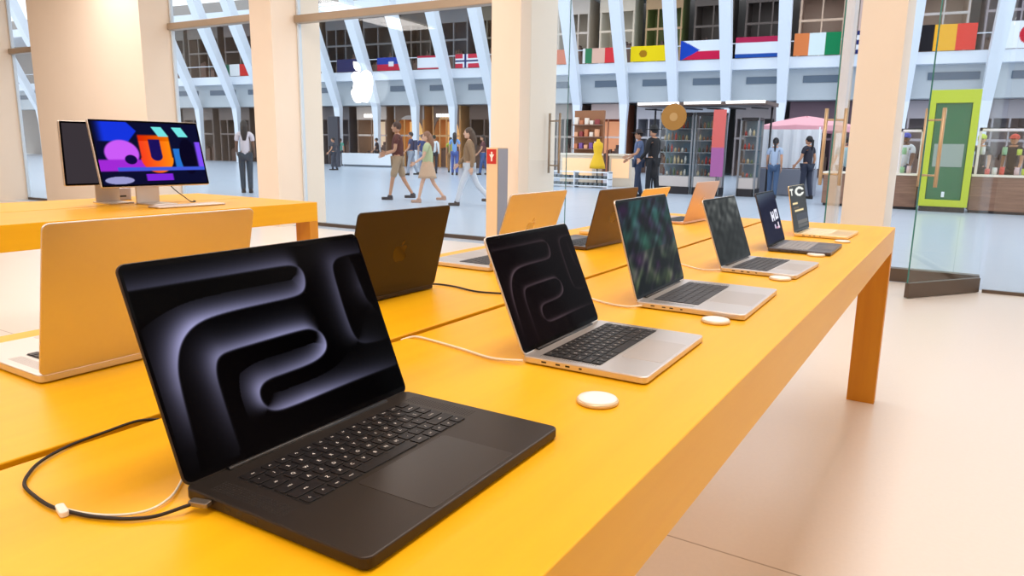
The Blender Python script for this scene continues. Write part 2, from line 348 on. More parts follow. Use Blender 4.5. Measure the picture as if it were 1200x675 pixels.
# upper balustrade glass behind flags and upper shops
def shopbay(x0, x1, z0, z1, wallc, doorc, label, lit=None, sign=None, deep=1.6, kind='shopfront', mull=3, warm=(1, .85, .6), arch=False, off=-2.6):
    P = fp(x0, off); W = (fp(x1, off)-P).length; H = z1-z0
    t = thing(kind, (P.x, P.y, z0), FA, label, 'shopfront', 'shops across the hall')
    wm = mat('shop_%d_%d_%d' % wallc, rgb(*wallc), .6); dm = mat('shopd_%d_%d_%d' % doorc, rgb(*doorc), .5)
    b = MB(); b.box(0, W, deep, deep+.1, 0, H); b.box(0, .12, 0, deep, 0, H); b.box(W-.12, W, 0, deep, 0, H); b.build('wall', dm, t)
    b = MB(); b.box(0, W, -.05, .05, H*.78, H); b.build('fascia', wm, t)
    if arch:
        b = MB(); n = 14; R = []
        for k in range(n+1):
            a = PI*k/n; cx = W/2+(W/2-.1)*math.cos(a); cz = H*.55+(H*.3)*math.sin(a); R.append([(cx, -.06, cz), (cx, .04, cz), (cx, .04, H), (cx, -.06, H)])
        b.rings(R); b.build('arch', mat('arch_dark', rgb(120, 95, 80), .6), t)
    if lit:
        b = MB(); b.box(.15, W-.15, deep-.06, deep-.01, H*.1, H*.76); b.build('lit_back_wall', mat('litwall_%d_%d_%d' % lit, rgb(*lit), .6, emit=.55, ecol=rgb(*lit)), t)
    for k in range(mull+1):
        xx = .06+(W-.12)*k/mull; MB().box(xx-.035, xx+.035, -.05, .05, 0, H*.78).build('mullion', dm if lit else wm, t)
    MB().box(0, W, -.04, .04, H*.5, H*.53).build('rail', wm, t)
    # goods inside: counters and shelves with stock
    b = MB()
    for k in range(3):
        x = W*(.2+.28*k); h = .8+.25*((k*7+int(abs(x0)*3)) % 3); b.box(x-.3, x+.3, deep*.4, deep*.7, 0, h)
        for q in range(3): b.box(x-.25+.18*q, x-.14+.18*q, deep*.45, deep*.6, h, h+.12+.05*((q+k) % 3))
    b.build('counter', mat('counter_dark', rgb(120, 95, 85), .6), t)
    if sign:
        b = MB(); n = sign; w_ = min(.22, W*.7/n)
        rs = random.Random(int(abs(x0)*10))
        for k in range(n):
            x = W/2-(n*w_)/2+k*w_; b.box(x, x+w_*.72, -.09, -.05, H*.82, H*.82+.2+.0*rs.random())
        b.build('sign', mat('sign_white', (1, 1, 1), .5, emit=1.2, ecol=(1, .97, .92)), t)
    return t
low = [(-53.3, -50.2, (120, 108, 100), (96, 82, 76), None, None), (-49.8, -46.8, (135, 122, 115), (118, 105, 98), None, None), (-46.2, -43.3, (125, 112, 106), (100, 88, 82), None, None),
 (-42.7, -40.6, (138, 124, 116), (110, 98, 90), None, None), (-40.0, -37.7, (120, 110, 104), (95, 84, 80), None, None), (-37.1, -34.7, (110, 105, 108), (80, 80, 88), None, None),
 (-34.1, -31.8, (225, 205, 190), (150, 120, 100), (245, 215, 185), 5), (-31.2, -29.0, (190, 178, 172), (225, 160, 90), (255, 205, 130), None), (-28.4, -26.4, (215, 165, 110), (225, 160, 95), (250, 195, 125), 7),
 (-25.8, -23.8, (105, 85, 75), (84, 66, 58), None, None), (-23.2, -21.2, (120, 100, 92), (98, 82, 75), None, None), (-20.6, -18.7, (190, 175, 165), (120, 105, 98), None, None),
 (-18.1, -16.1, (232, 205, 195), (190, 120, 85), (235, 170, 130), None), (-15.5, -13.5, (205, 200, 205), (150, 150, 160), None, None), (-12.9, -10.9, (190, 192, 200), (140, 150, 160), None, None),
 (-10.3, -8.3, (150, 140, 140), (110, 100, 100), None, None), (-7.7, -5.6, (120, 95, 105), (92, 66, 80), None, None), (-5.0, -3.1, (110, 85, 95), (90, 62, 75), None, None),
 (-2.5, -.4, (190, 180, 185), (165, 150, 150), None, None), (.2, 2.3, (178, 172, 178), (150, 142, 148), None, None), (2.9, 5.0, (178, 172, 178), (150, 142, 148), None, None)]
lowlab = ['grey brown shopfront at ground level, farthest left in the leftmost window', 'brown grey shopfront behind the ribs left of the woman in jeans', 'dim taupe shopfront at ground level under the green white and red flag', 'taupe shopfront directly beyond the woman in jeans',
 'grey ground floor shopfront hidden by the second pillar', 'dark slate ground floor shopfront just right of the second pillar', 'cream lit shopfront with a short white sign, under the glowing logo', 'golden lit arched shopfront under the blue over red flag', 'orange lit arched shopfront with a long white sign', 'dark brown glazed shopfront under the red cross flag',
 'brown shopfront behind the red notice post', 'pale shopfront behind the pillar with the notice post', 'cream and terracotta lit shopfront under the green cream and red flag', 'pale grey shopfront under the bright yellow flag', 'blue grey shopfront under the flag with a blue triangle', 'grey brown shopfront behind the black glass display cabinets',
 'plum coloured shopfront above the pink parasol', 'plum shopfront just left of the right hand pillar', 'pale mauve shopfront behind the lime green booth', 'pale grey mauve shopfront at the right edge', 'pale shopfront outside the right edge of the view']
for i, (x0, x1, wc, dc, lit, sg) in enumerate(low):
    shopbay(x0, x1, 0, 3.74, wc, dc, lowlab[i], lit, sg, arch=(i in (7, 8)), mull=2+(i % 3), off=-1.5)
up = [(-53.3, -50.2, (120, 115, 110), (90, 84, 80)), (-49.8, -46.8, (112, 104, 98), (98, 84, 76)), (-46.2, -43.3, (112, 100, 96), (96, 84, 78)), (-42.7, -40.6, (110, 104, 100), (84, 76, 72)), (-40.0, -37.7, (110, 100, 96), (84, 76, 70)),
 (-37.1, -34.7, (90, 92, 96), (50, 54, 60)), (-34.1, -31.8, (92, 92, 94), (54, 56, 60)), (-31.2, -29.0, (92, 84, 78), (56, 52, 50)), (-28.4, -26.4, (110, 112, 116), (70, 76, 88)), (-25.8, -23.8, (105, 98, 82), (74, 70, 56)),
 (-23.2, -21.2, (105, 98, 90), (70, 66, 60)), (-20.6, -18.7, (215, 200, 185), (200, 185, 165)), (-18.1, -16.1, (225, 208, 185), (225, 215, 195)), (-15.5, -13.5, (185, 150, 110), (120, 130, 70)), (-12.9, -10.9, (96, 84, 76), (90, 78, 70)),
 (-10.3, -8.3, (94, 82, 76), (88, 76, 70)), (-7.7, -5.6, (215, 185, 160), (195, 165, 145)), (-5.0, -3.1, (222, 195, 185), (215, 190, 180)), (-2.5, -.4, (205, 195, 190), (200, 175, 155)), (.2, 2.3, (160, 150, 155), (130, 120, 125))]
uplab = ['leftmost upper level shopfront above the balcony', 'taupe upper level shopfront, second from the left end', 'taupe upper level shopfront above the green white and red flag', 'brown grey upper shopfront just left of the second pillar', 'upper shopfront hidden behind the second pillar',
 'near black upper shopfront just right of the second pillar', 'black upper shopfront above the glowing logo', 'black and brown upper shopfront above the blue over red flag', 'blue grey upper shopfront above the white flag with thin red edges', 'olive brown upper shopfront above the red cross flag',
 'dark upper shopfront behind the pillar with the notice post', 'cream upper shopfront beside the bronze pull handle', 'cream upper shopfront above the green cream and red flag', 'upper shopfront with green panels above the yellow flag', 'dark brown upper wall above the flag with a blue triangle',
 'dark brown upper wall above the red white and blue flag', 'tan upper shopfront above the orange white and green flag', 'pink beige upper shopfront above the navy striped flag', 'pale beige upper shopfront above the black yellow and red flag', 'grey upper shopfront above the white flag with a red disc']
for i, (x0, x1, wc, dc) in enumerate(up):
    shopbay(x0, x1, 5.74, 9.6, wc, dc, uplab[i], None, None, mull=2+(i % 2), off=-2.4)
# ------------------------------------------------------------------ laptops
alu = mat('aluminium_silver', rgb(214, 206, 200), .34, .85)
alud = mat('aluminium_black', rgb(62, 55, 50), .42, .75)
alug = mat('aluminium_gold', rgb(238, 215, 165), .35, .8)
alub = mat('aluminium_grey', rgb(100, 84, 74), .36, .85)
alum = mat('aluminium_midnight', rgb(86, 84, 92), .36, .7)
keym = mat('key_black', rgb(26, 22, 22), .45, spec=.3); legend = mat('key_legend', rgb(225, 215, 205), .6, emit=.25)
keyg = mat('key_grey', rgb(52, 52, 56), .5)
bez = mat('display_glass', rgb(9, 8, 10), .06, spec=.02)
scr = picture_mat('screen_light', 1.0, .08, .008)
pad = {}
ROWS = [[('esc', 1.5)]+[('F%d' % i, 1) for i in range(1, 13)]+[('', 1)],
        [(c, 1) for c in '`1234567890-=']+[('delete', 1.5)],
        [('tab', 1.5)]+[(c, 1) for c in 'QWERTYUIOP[]\\'],
        [('caps', 1.75)]+[(c, 1) for c in "ASDFGHJKL;'"]+[('return', 1.75)],
        [('shift', 2.25)]+[(c, 1) for c in 'ZXCVBNM,./']+[('shift', 2.25)],
        [('fn', 1), ('^', 1), ('opt', 1), ('cmd', 1.25), ('', 5), ('cmd', 1.25), ('opt', 1), ('<', 1), ('v', 1), ('>', 1)]]
LM = {}
def legend_mesh(txt):
    if txt not in LM: LM[txt] = text_mesh(txt, .0062 if len(txt) == 1 else .0036)
    return LM[txt]
APPLE = []
def apple_outline():
    """silhouette with a bite at right; unit height ~1, centred"""
    body = [(0.00, -.42), (-.10, -.46), (-.20, -.47), (-.32, -.38), (-.42, -.22), (-.47, -.02), (-.46, .14), (-.38, .27), (-.26, .32), (-.14, .30), (0, .26), (.14, .30), (.26, .32), (.37, .27), (.42, .21),
            (.35, .14), (.31, .04), (.33, -.07), (.39, -.14), (.45, -.17), (.40, -.30), (.31, -.41), (.20, -.47), (.10, -.46)]
    leaf = [(.01, .33), (.02, .43), (.08, .52), (.17, .57), (.20, .58), (.20, .49), (.16, .41), (.08, .34)]
    return body, leaf
def laptop(label, x, y, rot, lid, W, D, H, bodym, front=True, keys='full', pic=None, padscale=.8, keymat=None, res=(40, 26), lidm=None, name='laptop', group='laptops along the table'):
    """local frame: +X towards the user, +Y along the hinge (user's left end at y=0)"""
    keymat = keymat or keym; lidm = lidm or bodym
    if front: t = thing(name, (x, y, .91), -rot)
    else:
        a = Vector((math.sin(rot), math.cos(rot), 0))*W; t = thing(name, (x+a.x, y+a.y, .91), PI-rot)
    tag(t, label, 'laptop', group)
    bt = .0125 if W > .33 else .0115; z0 = .0022
    b = MB(); b.rslab(-.002, D, 0, W, z0, z0+bt, .010, .0018); base = b.build('base', bodym, t)
    f = MB()
    for px in (.03, D-.03):
        for py in (.03, W-.03): f.lathe([(.008, 0), (.008, z0+.0005)], (px, py, 0), n=12)
    f.build('rubber_feet', rubber, t)
    # ports on both ends
    p = MB()
    for k, (px, ww) in enumerate(((.035, .010), (.062, .009), (.080, .009), (.105, .006))): p.rslab(px, px+ww, -.0004, .004, z0+bt*.38, z0+bt*.38+.003, .0012, .0004)
    p.build('ports', black, base)
    zt = z0+bt
    # keyboard
    KW = .273 if W > .30 else .272; KD = .108; ky0 = (W-KW)/2; kx0 = .026
    kb = MB(); kb.rslab(kx0, kx0+KD, ky0, ky0+KW, zt-.0005, zt+.0003, .003, .0001); kbo = kb.build('keyboard', keymat if keys != 'full' else black, t)
    rowd = [.0165]*1+[.0183]*5; xx = kx0+.001
    for r, row in enumerate(ROWS):
        tot = sum(q[1] for q in row); un = (KW-.002)/tot; yy = ky0+.001
        for txt, wdt in row:
            w_ = un*wdt
            km = MB(); km.rslab(0, rowd[r]-.0026, 0, w_-.0026, 0, .0012, .0018, .0003, seg=2)
            if keys == 'full':
                if txt:
                    vs, fs = legend_mesh(txt); cx, cy = (rowd[r]-.0026)/2, (w_-.0026)/2
                    # letters read from the user's side: right = +Y, up = -X
                    km.add([(cx-q[1], cy+q[0], .0013) for q in vs], fs, 1)
                o = km.build('key', [keymat, legend], kbo); o.location = (xx+.0013, yy+.0013, zt+.0003)
            else:
                KK.append(((xx+.0013, yy+.0013, zt+.0003), km))
            yy += w_
        xx += rowd[r]
    if keys != 'full':
        g = MB()
        for loc, km in KK: g.add([(v[0]+loc[0], v[1]+loc[1], v[2]+loc[2]) for v in km.v], km.f, 0)
        KK.clear(); o = g.build('keys', keymat, kbo); o['kind'] = 'stuff'
    # trackpad
    tw = W*.43; b = MB(); b.rslab(kx0+KD+.008, D-.006, (W-tw)/2, (W+tw)/2, zt-.0006, zt+.00035, .005, .0002); b.build('trackpad', mat(bodym.name+'_pad', tuple(bodym.node_tree.nodes['Principled BSDF'].inputs['Base Color'].default_value[:3]) if False else pad[bodym.name], .3, .4), t)
    if W > .34 or (front and W > .31 and keys == 'full'):
        for y0_, y1_ in ((.012, ky0-.008), (W-ky0+.008, W-.012)):
            s = MB(); nx = 26; ny = max(3, int((y1_-y0_)/.0035))
            for i in range(nx):
                for j in range(ny): s.box(kx0+.0041*i, kx0+.0041*i+.0014, y0_+j*.0035, y0_+j*.0035+.0014, zt, zt+.00015)
            s.build('speaker_grille', rubber, t)
    # hinge
    h = MB(); h.tube([(.004, W*.14, zt-.001), (.004, W*.86, zt-.001)], .0042, n=10); h.build('hinge', black, t)
    # lid: own frame through a rotated empty-less transform
    up_ = Vector((-math.sin(lid), 0, math.cos(lid))); out = Vector((math.cos(lid), 0, math.sin(lid)))
    lt = .0042; O = Vector((.002, 0, zt-.0005))
    def L(u, v, d): return O + Vector((0, 1, 0))*u + up_*v + out*d
    b = MB(); b.rslab(0, W, 0, H, -lt, 0, .010, .0012); b.v = [tuple(L(p[0], p[1], p[2])) for p in b.v]; lo = b.build('lid', lidm, t)
    b = MB(); b.rslab(.0012, W-.0012, .0025, H-.0012, 0, .0006, .009, .0002); b.v = [tuple(L(p[0], p[1], p[2])) for p in b.v]; do = b.build('display', bez, t)
    m_, mt = .0045, .0045
    if pic is not None:
        fnp = pic
        picture('screen_picture', W-2*m_, H-.012-mt, res[0], res[1], fnp, scr, do, lambda a, c: tuple(L(m_+a, .0095+c, .00075)))
    if keys == 'full' or W > .31:
        b = MB(); b.rslab(W/2-.010, W/2+.010, H-.0085, H-.002, .0008, .0010, .002, .00005); b.v = [tuple(L(p[0], p[1], p[2])) for p in b.v]; b.build('camera_notch', bez, do)
    # fruit emblem on the back of the lid
    bd, lf = apple_outline(); e = MB(); S = .052
    for poly in (bd, lf):
        n = len(poly)
        e.add([tuple(L(W/2-S*px, H/2+S*py, -lt-.00025)) for px, py in poly], [tuple(range(n))], 0)
    e.build('lid_emblem', mat('emblem_'+lidm.name, tuple(c*.85 for c in EM[lidm.name]), .15, .9), lo)
    return t
KK = []
EM = {'aluminium_silver': rgb(200, 190, 182), 'aluminium_black': rgb(84, 74, 70), 'aluminium_gold': rgb(225, 200, 150), 'aluminium_grey': rgb(104, 88, 76), 'aluminium_midnight': rgb(86, 84, 92)}
pad.update({k: tuple(c*.95 for c in v) for k, v in EM.items()})
pad['aluminium_black'] = rgb(54, 47, 43)
# wallpapers
def resample(pts, n=220):
    P = np.array(pts, float); 
    for _ in range(3):   # chaikin
        Q = [P[0]]
        for a, b in zip(P[:-1], P[1:]): Q += [a*.75+b*.25, a*.25+b*.75]
        Q.append(P[-1]); P = np.array(Q)
        d = np.concatenate([[0], np.cumsum(np.linalg.norm(np.diff(P, axis=0), axis=1))]); q = np.linspace(0, d[-1], 700)
    return np.stack([np.interp(q, d, P[:, 0]), np.interp(q, d, P[:, 1])], 1)
CURV = [[(-.005, .905), (.159, .904), (.376, .903), (.594, .904), (.639, .895), (.663, .866), (.671, .82), (.659, .759), (.634, .726), (.583, .715), (.434, .715), (.33, .714), (.232, .705), (.172, .682), (.127, .639), (.095, .58), (.071, .492), (.062, .401), (.056, .253), (.05, .10)],
        [(.190, .03), (.188, .169), (.188, .305), (.190, .411), (.205, .475), (.224, .502), (.256, .516), (.383, .52), (.584, .524), (.629, .514), (.666, .468), (.673, .401), (.646, .353), (.58, .325), (.443, .319), (.383, .318), (.345, .302), (.321, .26), (.324, .19), (.361, .145), (.439, .138), (.631, .146), (.779, .150), (.99, .150)],
        [(.99, .905), (.94, .905), (.875, .900), (.841, .881), (.817, .838), (.811, .681), (.809, .533), (.815, .397), (.845, .345), (.921, .33), (.99, .33)],
        [(.931, .837), (.938, .697), (.945, .595), (.968, .549)]]
GAIN = [[(0, .45), (.25, .62), (.5, .8), (.75, 1.), (.88, .75), (1, .1)], [(0, .12), (.18, .85), (.3, 1), (.6, .8), (.75, 1), (1, .3)], [(0, .3), (.4, .55), (.7, .55), (1, .1)], [(0, .15), (.5, .4), (1, .2)]]
def curves_wall(gain=1., tint=(.63, .63, .80), base=(.002, .001, .004), sig=.062):
    def f(U, V):
        asp = .65; L = np.array([-.75, .66]); out = np.zeros(len(U)); P = np.stack([U, V*asp], 1)
        for ci, c in enumerate(CURV):
            Q = resample(c)*np.array([1, asp]); T = np.gradient(Q, axis=0); T /= np.linalg.norm(T, axis=1)[:, None]+1e-9
            N = np.stack([-T[:, 1], T[:, 0]], 1); s = N@L; N = N*np.sign(s)[:, None]; s = np.abs(s)
            arc = np.concatenate([[0], np.cumsum(np.linalg.norm(np.diff(Q, axis=0), axis=1))]); arc /= arc[-1]
            g = np.interp(arc, [a for a, _ in GAIN[ci]], [b for _, b in GAIN[ci]])
            for k in range(0, len(P), 8000):
                p = P[k:k+8000]; d = p[:, None, :]-Q[None]; dd = (d**2).sum(2); j = dd.argmin(1); dist = np.sqrt(dd[np.arange(len(p)), j]); sd = (d[np.arange(len(p)), j]*N[j]).sum(1)
                w_ = np.where(sd >= 0, np.exp(-(dist/(sig*(.15+.85*s[j])))**1.35), np.exp(-(dist/.006)**2))
                out[k:k+8000] = np.maximum(out[k:k+8000], w_*g[j]*(.55+.45*s[j]))
        # faint brown broad shapes
        w0 = .5+.5*np.sin(U*5+V*4)
        return [base[k]+.018*w0*(1.4 if k == 0 else 1)+gain*out*tint[k]*(.6+.4*out) for k in range(3)]
    return f
def vnoise(U, V, seed, n=6, sx=5, sy=5):
    rs = np.random.RandomState(seed); o = np.zeros(len(U))
    for k in range(n):
        a, b, p = rs.uniform(.6, 2.2)*sx, rs.uniform(.6, 2.2)*sy, rs.uniform(0, 6.28); o += np.sin(a*U+b*V*rs.choice([-1, 1])+p+1.5*np.sin(b*U*.7-a*V*.6+p))
    return o/n
def teal_wall(U, V):
    n1 = vnoise(U, V, 3, 7, 7, 6); n2 = vnoise(U, V, 9, 7, 9, 9); m = np.clip(.5+n1*.9, 0, 1); q = np.clip(n2*.9+.1, 0, 1)
    n3 = vnoise(U, V, 31, 8, 16, 13); n4 = vnoise(U, V, 44, 8, 26, 22); k = np.clip(.35+n1*.7+n3*.7+n4*.35, 0, 1); q = np.clip(n2+.1+n4*.4, 0, 1)
    r = .05+.16*q+.10*k+.12*k*(V < .45); g = .07+.36*k*(.7+.3*q); b = .08+.26*k*(.45+.5*V)+.16*q
    return [r, g, b]
def grey_wall(U, V):
    n1 = vnoise(U, V, 21, 7, 6, 7); n2 = vnoise(U, V, 5, 6, 15, 12); m = np.clip(.4+n1*.6+n2*.6, 0, 1); t = np.clip((V-.3)*2, .25, 1)
    return [.10+.34*m*t, .11+.34*m*t, .11+.33*m*t]
def rects(U, V, out, R):
    for (x0, x1, y0, y1, c) in R:
        m = (U >= x0) & (U <= x1) & (V >= y0) & (V <= y1)
        for k in range(3): out[k][m] = c[k]
    return out
def navy_wall(U, V):
    g = np.clip((V-.72)*2.5-.5*(U-.3), 0, 1); o = [.09+.26*g, .10+.30*g, .20+.24*g]; wht = (.92, .92, .98)
    R = [(.52, .58, .40, .60, wht), (.58, .66, .47, .53, wht), (.64, .70, .40, .60, wht), (.74, .80, .42, .62, wht), (.74, .92, .58, .63, wht), (.86, .92, .46, .63, wht), (.74, .92, .44, .48, wht),
         (.60, .66, .25, .34, (.85, .8, .9)), (.70, .88, .24, .28, (.8, .6, .7)), (.80, .86, .24, .36, (.9, .85, .9))]
    return rects(U, V, o, R)
def gold_wall(U, V):
    o = [np.full(len(U), .075), np.full(len(U), .06), np.full(len(U), .045)]; wht = (.93, .93, .9); gd = (.95, .85, .62)
    R = [(.08, .14, .80, .96, wht), (.0, .2, .92, .96, wht), (.10, .42, .60, .64, gd), (.18, .75, .42, .46, gd), (.12, .45, .50, .54, (.35, .28, .18)), (.3, .95, .12, .22, (.38, .36, .34)), (.3, .95, .04, .10, (.3, .29, .28))]
    o = rects(U, V, o, R); d = np.hypot((U-.62)/.30, (V-.88)/.11); m = (d < 1) & (d > .55) & ~((U > .75) & (abs(V-.88) < .03))
    for k in range(3): o[k][m] = wht[k]
    m = (V > .2) & (V < .36) & (U > .25)
    for k in range(3): o[k][m] = (.16, .17, .22)[k]
    return o
F16 = (.3557, .2481, .241); F14 = (.3126, .2212, .214); F15 = (.340, .2376, .230); F13 = (.304, .215, .207)
laptop('large open black laptop nearest the camera, bright curved bands on its screen', -.643, .400, -.019, .392, *F16, alud, pic=curves_wall(1.0), res=(420, 270), name='laptop')
laptop('open silver laptop with a faint curved dark wallpaper, second in the front row', -.606, 1.009, -.022, .403, *F14, alu, pic=curves_wall(.42, (.72, .62, .66), (.045, .025, .035), .02), res=(220, 150))
laptop('open silver laptop with a mottled teal green wallpaper, third in the front row', -.618, 1.537, -.022, .285, *F16, alu, keys='grid', pic=teal_wall, res=(110, 80), keymat=keyg)
laptop('open silver laptop with a smoky grey wallpaper, fourth in the front row', -.602, 2.160, .040, .345, *F14, alu, keys='grid', pic=grey_wall, res=(80, 60), keymat=keyg)
laptop('open dark laptop with white characters on a navy screen, fifth in the front row', -.589, 2.722, -.011, .309, *F13, alum, keys='grid', pic=navy_wall, res=(90, 70), keymat=mat('key_pale', rgb(150, 148, 150), .5))
laptop('open pale gold laptop at the far end of the front row', -.609, 3.291, .03, .20, *F13, alug, keys='grid', pic=gold_wall, res=(90, 70), keymat=mat('key_gold', rgb(240, 225, 190), .5))
laptop('large silver laptop seen from behind, nearest one in the back row', -1.144, .494, 0, .244, *F16, alu, front=False, keys='grid', pic=grey_wall, res=(20, 14), group='laptops along the back of the table')
laptop('dark laptop seen from behind, second in the back row', -1.147, 1.123, .031, .264, *F14, alud, front=False, keys='grid', pic=grey_wall, res=(20, 14), group='laptops along the back of the table')
laptop('silver laptop seen from behind beside the notice post, third in the back row', -1.160, 1.726, 0, .326, *F15, alu, front=False, keys='grid', pic=grey_wall, res=(20, 14), keymat=keyg, group='laptops along the back of the table')
laptop('brown grey laptop seen from behind, fourth in the back row', -1.136, 2.313, .05, .244, *F14, alub, front=False, keys='grid', pic=grey_wall, res=(20, 14), group='laptops along the back of the table')
laptop('pale gold laptop lid peeking over the teal screened laptop, fifth in the back row', -1.176, 2.758, .006, .384, *F13, alug, front=False, keys='grid', pic=grey_wall, res=(20, 14), group='laptops along the back of the table')
laptop('pinkish silver laptop seen from behind at the far end of the back row', -1.158, 3.442, .071, .293, *F13, mat('aluminium_rose', rgb(222, 190, 172), .36, .8) if not EM.update({'aluminium_rose': rgb(220, 190, 175)}) and not pad.update({'aluminium_rose': rgb(210, 180, 165)}) else None, front=False, keys='grid', pic=grey_wall, res=(20, 14), group='laptops along the back of the table')
# ------------------------------------------------------------------ tables
def table(x0, x1, y0, y1, seam, label, name='display_table'):
    t = thing(name, ((x0+x1)/2, (y0+y1)/2, 0), 0, label, 'table'); ox, oy = (x0+x1)/2, (y0+y1)/2
    g = .009
    for a, b_ in ((x0, seam-g), (seam+g, x1)):
        m = MB(); m.rslab(a-ox, b_-ox, y0-oy, y1-oy, .79, .91, .004, .002); m.build('table_top', wood, t)
    MB().box(seam-g-ox, seam+g-ox, y0-oy+.02, y1-oy-.02, .79, .880).build('cable_channel', mat('channel_brown', rgb(96, 52, 14), .7), t)
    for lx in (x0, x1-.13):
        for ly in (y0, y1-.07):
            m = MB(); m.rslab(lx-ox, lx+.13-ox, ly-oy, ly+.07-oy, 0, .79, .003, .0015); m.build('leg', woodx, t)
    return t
table(-1.50, -.269, -1.2, 4.04, -.884, 'long pale maple table carrying two rows of laptops')
table(-4.74, -3.50, -2.2, 3.23, -4.12, 'maple table behind at left carrying the two desktop monitors')
# ------------------------------------------------------------------ small things on the table
for i, (x, y) in enumerate([(-.416, .905), (-.42, 1.5), (-.42, 2.13), (-.42, 2.71), (-.40, 3.20)]):
    lab = ['white round disc in front of the curved-wallpaper silver laptop, nearest of five', 'white round disc beside the second silver laptop', 'white round disc beside the teal screened laptop', 'white round disc beside the smoky grey screened laptop', 'white round disc at the far end of the table'][i]
    t = thing('charging_puck', (x, y, .91), 0, lab, 'puck', 'white discs along the table edge')
    MB().lathe([(.028, 0), (.0305, .0015), (.0305, .005), (.029, .0065)], n=40).build('rim', mat('puck_rim', rgb(225, 205, 170), .4, .4), t)
    MB().lathe([(.0285, .0064), (.028, .0078), (.020, .0082)], n=40).build('face', mat('puck_white', rgb(250, 245, 238), .35), t)
def spline(pts, n=8):
    P = [Vector(p) for p in pts]; P = [P[0]]+P+[P[-1]]; out = []
    for i in range(1, len(P)-2):
        a, b, c, d = P[i-1:i+3]
        for k in range(n):
            t = k/n; out.append(.5*((2*b)+(c-a)*t+(2*a-5*b+4*c-d)*t*t+(3*b-a-3*c+d)*t**3))
    out.append(P[-2]); return out
def cable(name, pts, r, m, label, plug=None):
    P = spline(pts); t = thing(name, (P[0].x, P[0].y, .91), 0, label, 'cable'); o = Vector((P[0].x, P[0].y, .91))
    MB().tube([p-o for p in P], r, n=8).build('cord', m, t)
    if plug:
        q, rz, m2 = plug; b = MB(); b.rslab(-.011, .011, -.005, .005, -.0025, .0025, .0022, .0008); pl = b.build('plug', m2, t); pl.location = Vector(q)-o; pl.rotation_euler = (0, 0, rz)
    return t
Z = .9135
cb = mat('cord_black', rgb(26, 15, 9), .6); cw = mat('cord_white', rgb(240, 228, 208), .5)
c = cable('power_cable', [(-.612, .394, .920), (-.618, .380, .918), (-.632, .360, Z), (-.65, .342, Z), (-.68, .327, Z), (-.705, .32, Z), (-.734, .3145, Z), (-.77, .316, Z), (-.806, .322, Z), (-.832, .338, Z), (-.855, .362, Z), (-.872, .40, Z), (-.878, .444, Z), (-.881, .489, Z), (-.883, .52, .905)], .0019, cb, 'black power cable looping beside the nearest black laptop', ((-.608, .393, .920), .3, mat('plug_metal', rgb(150, 140, 130), .3, .8)))
b = MB(); b.rslab(-.012, .012, -.0042, .0042, -.003, .003, .0035, .0012); o = b.build('cable_clip', mat('clip_white', rgb(245, 235, 225), .4), c); o.location = Vector((-.718, .3165, Z))-Vector((-.612, .394, .91)); o.rotation_euler = (0, 0, 2.9)
cable('sensor_cable', [(-.722, .319, Z), (-.70, .324, Z), (-.675, .334, Z), (-.655, .350, Z), (-.648, .368, Z), (-.655, .391, Z), (-.672, .412, Z), (-.70, .44, Z)], .0014, cw, 'thin white sensor cable tucked behind the nearest black laptop')
cable('power_cable', [(-.884, 1.015, .905), (-.86, 1.024, Z), (-.828, 1.026, Z), (-.738, 1.010, Z), (-.66, .993, Z), (-.60, .998, .918)], .0022, cw, 'white cable running from the channel to the second silver laptop')
cable('power_cable', [(-.884, 1.60, .905), (-.86, 1.60, Z), (-.80, 1.585, Z), (-.70, 1.53, Z), (-.635, 1.518, Z), (-.60, 1.529, .918)], .0022, cw, 'white cable running from the channel to the teal screened laptop')
cable('power_cable', [(-1.16, 1.44, .918), (-1.15, 1.475, Z), (-1.10, 1.475, Z), (-1.01, 1.455, Z), (-.92, 1.48, Z), (-.888, 1.50, .905)], .0024, cb, 'dark cable behind the dark laptop in the back row')
cable('power_cable', [(-.884, 2.27, .905), (-.86, 2.27, Z), (-.78, 2.24, Z), (-.66, 2.15, Z), (-.60, 2.152, .918)], .0020, cw, 'white cable running from the channel to the smoky grey screened laptop')

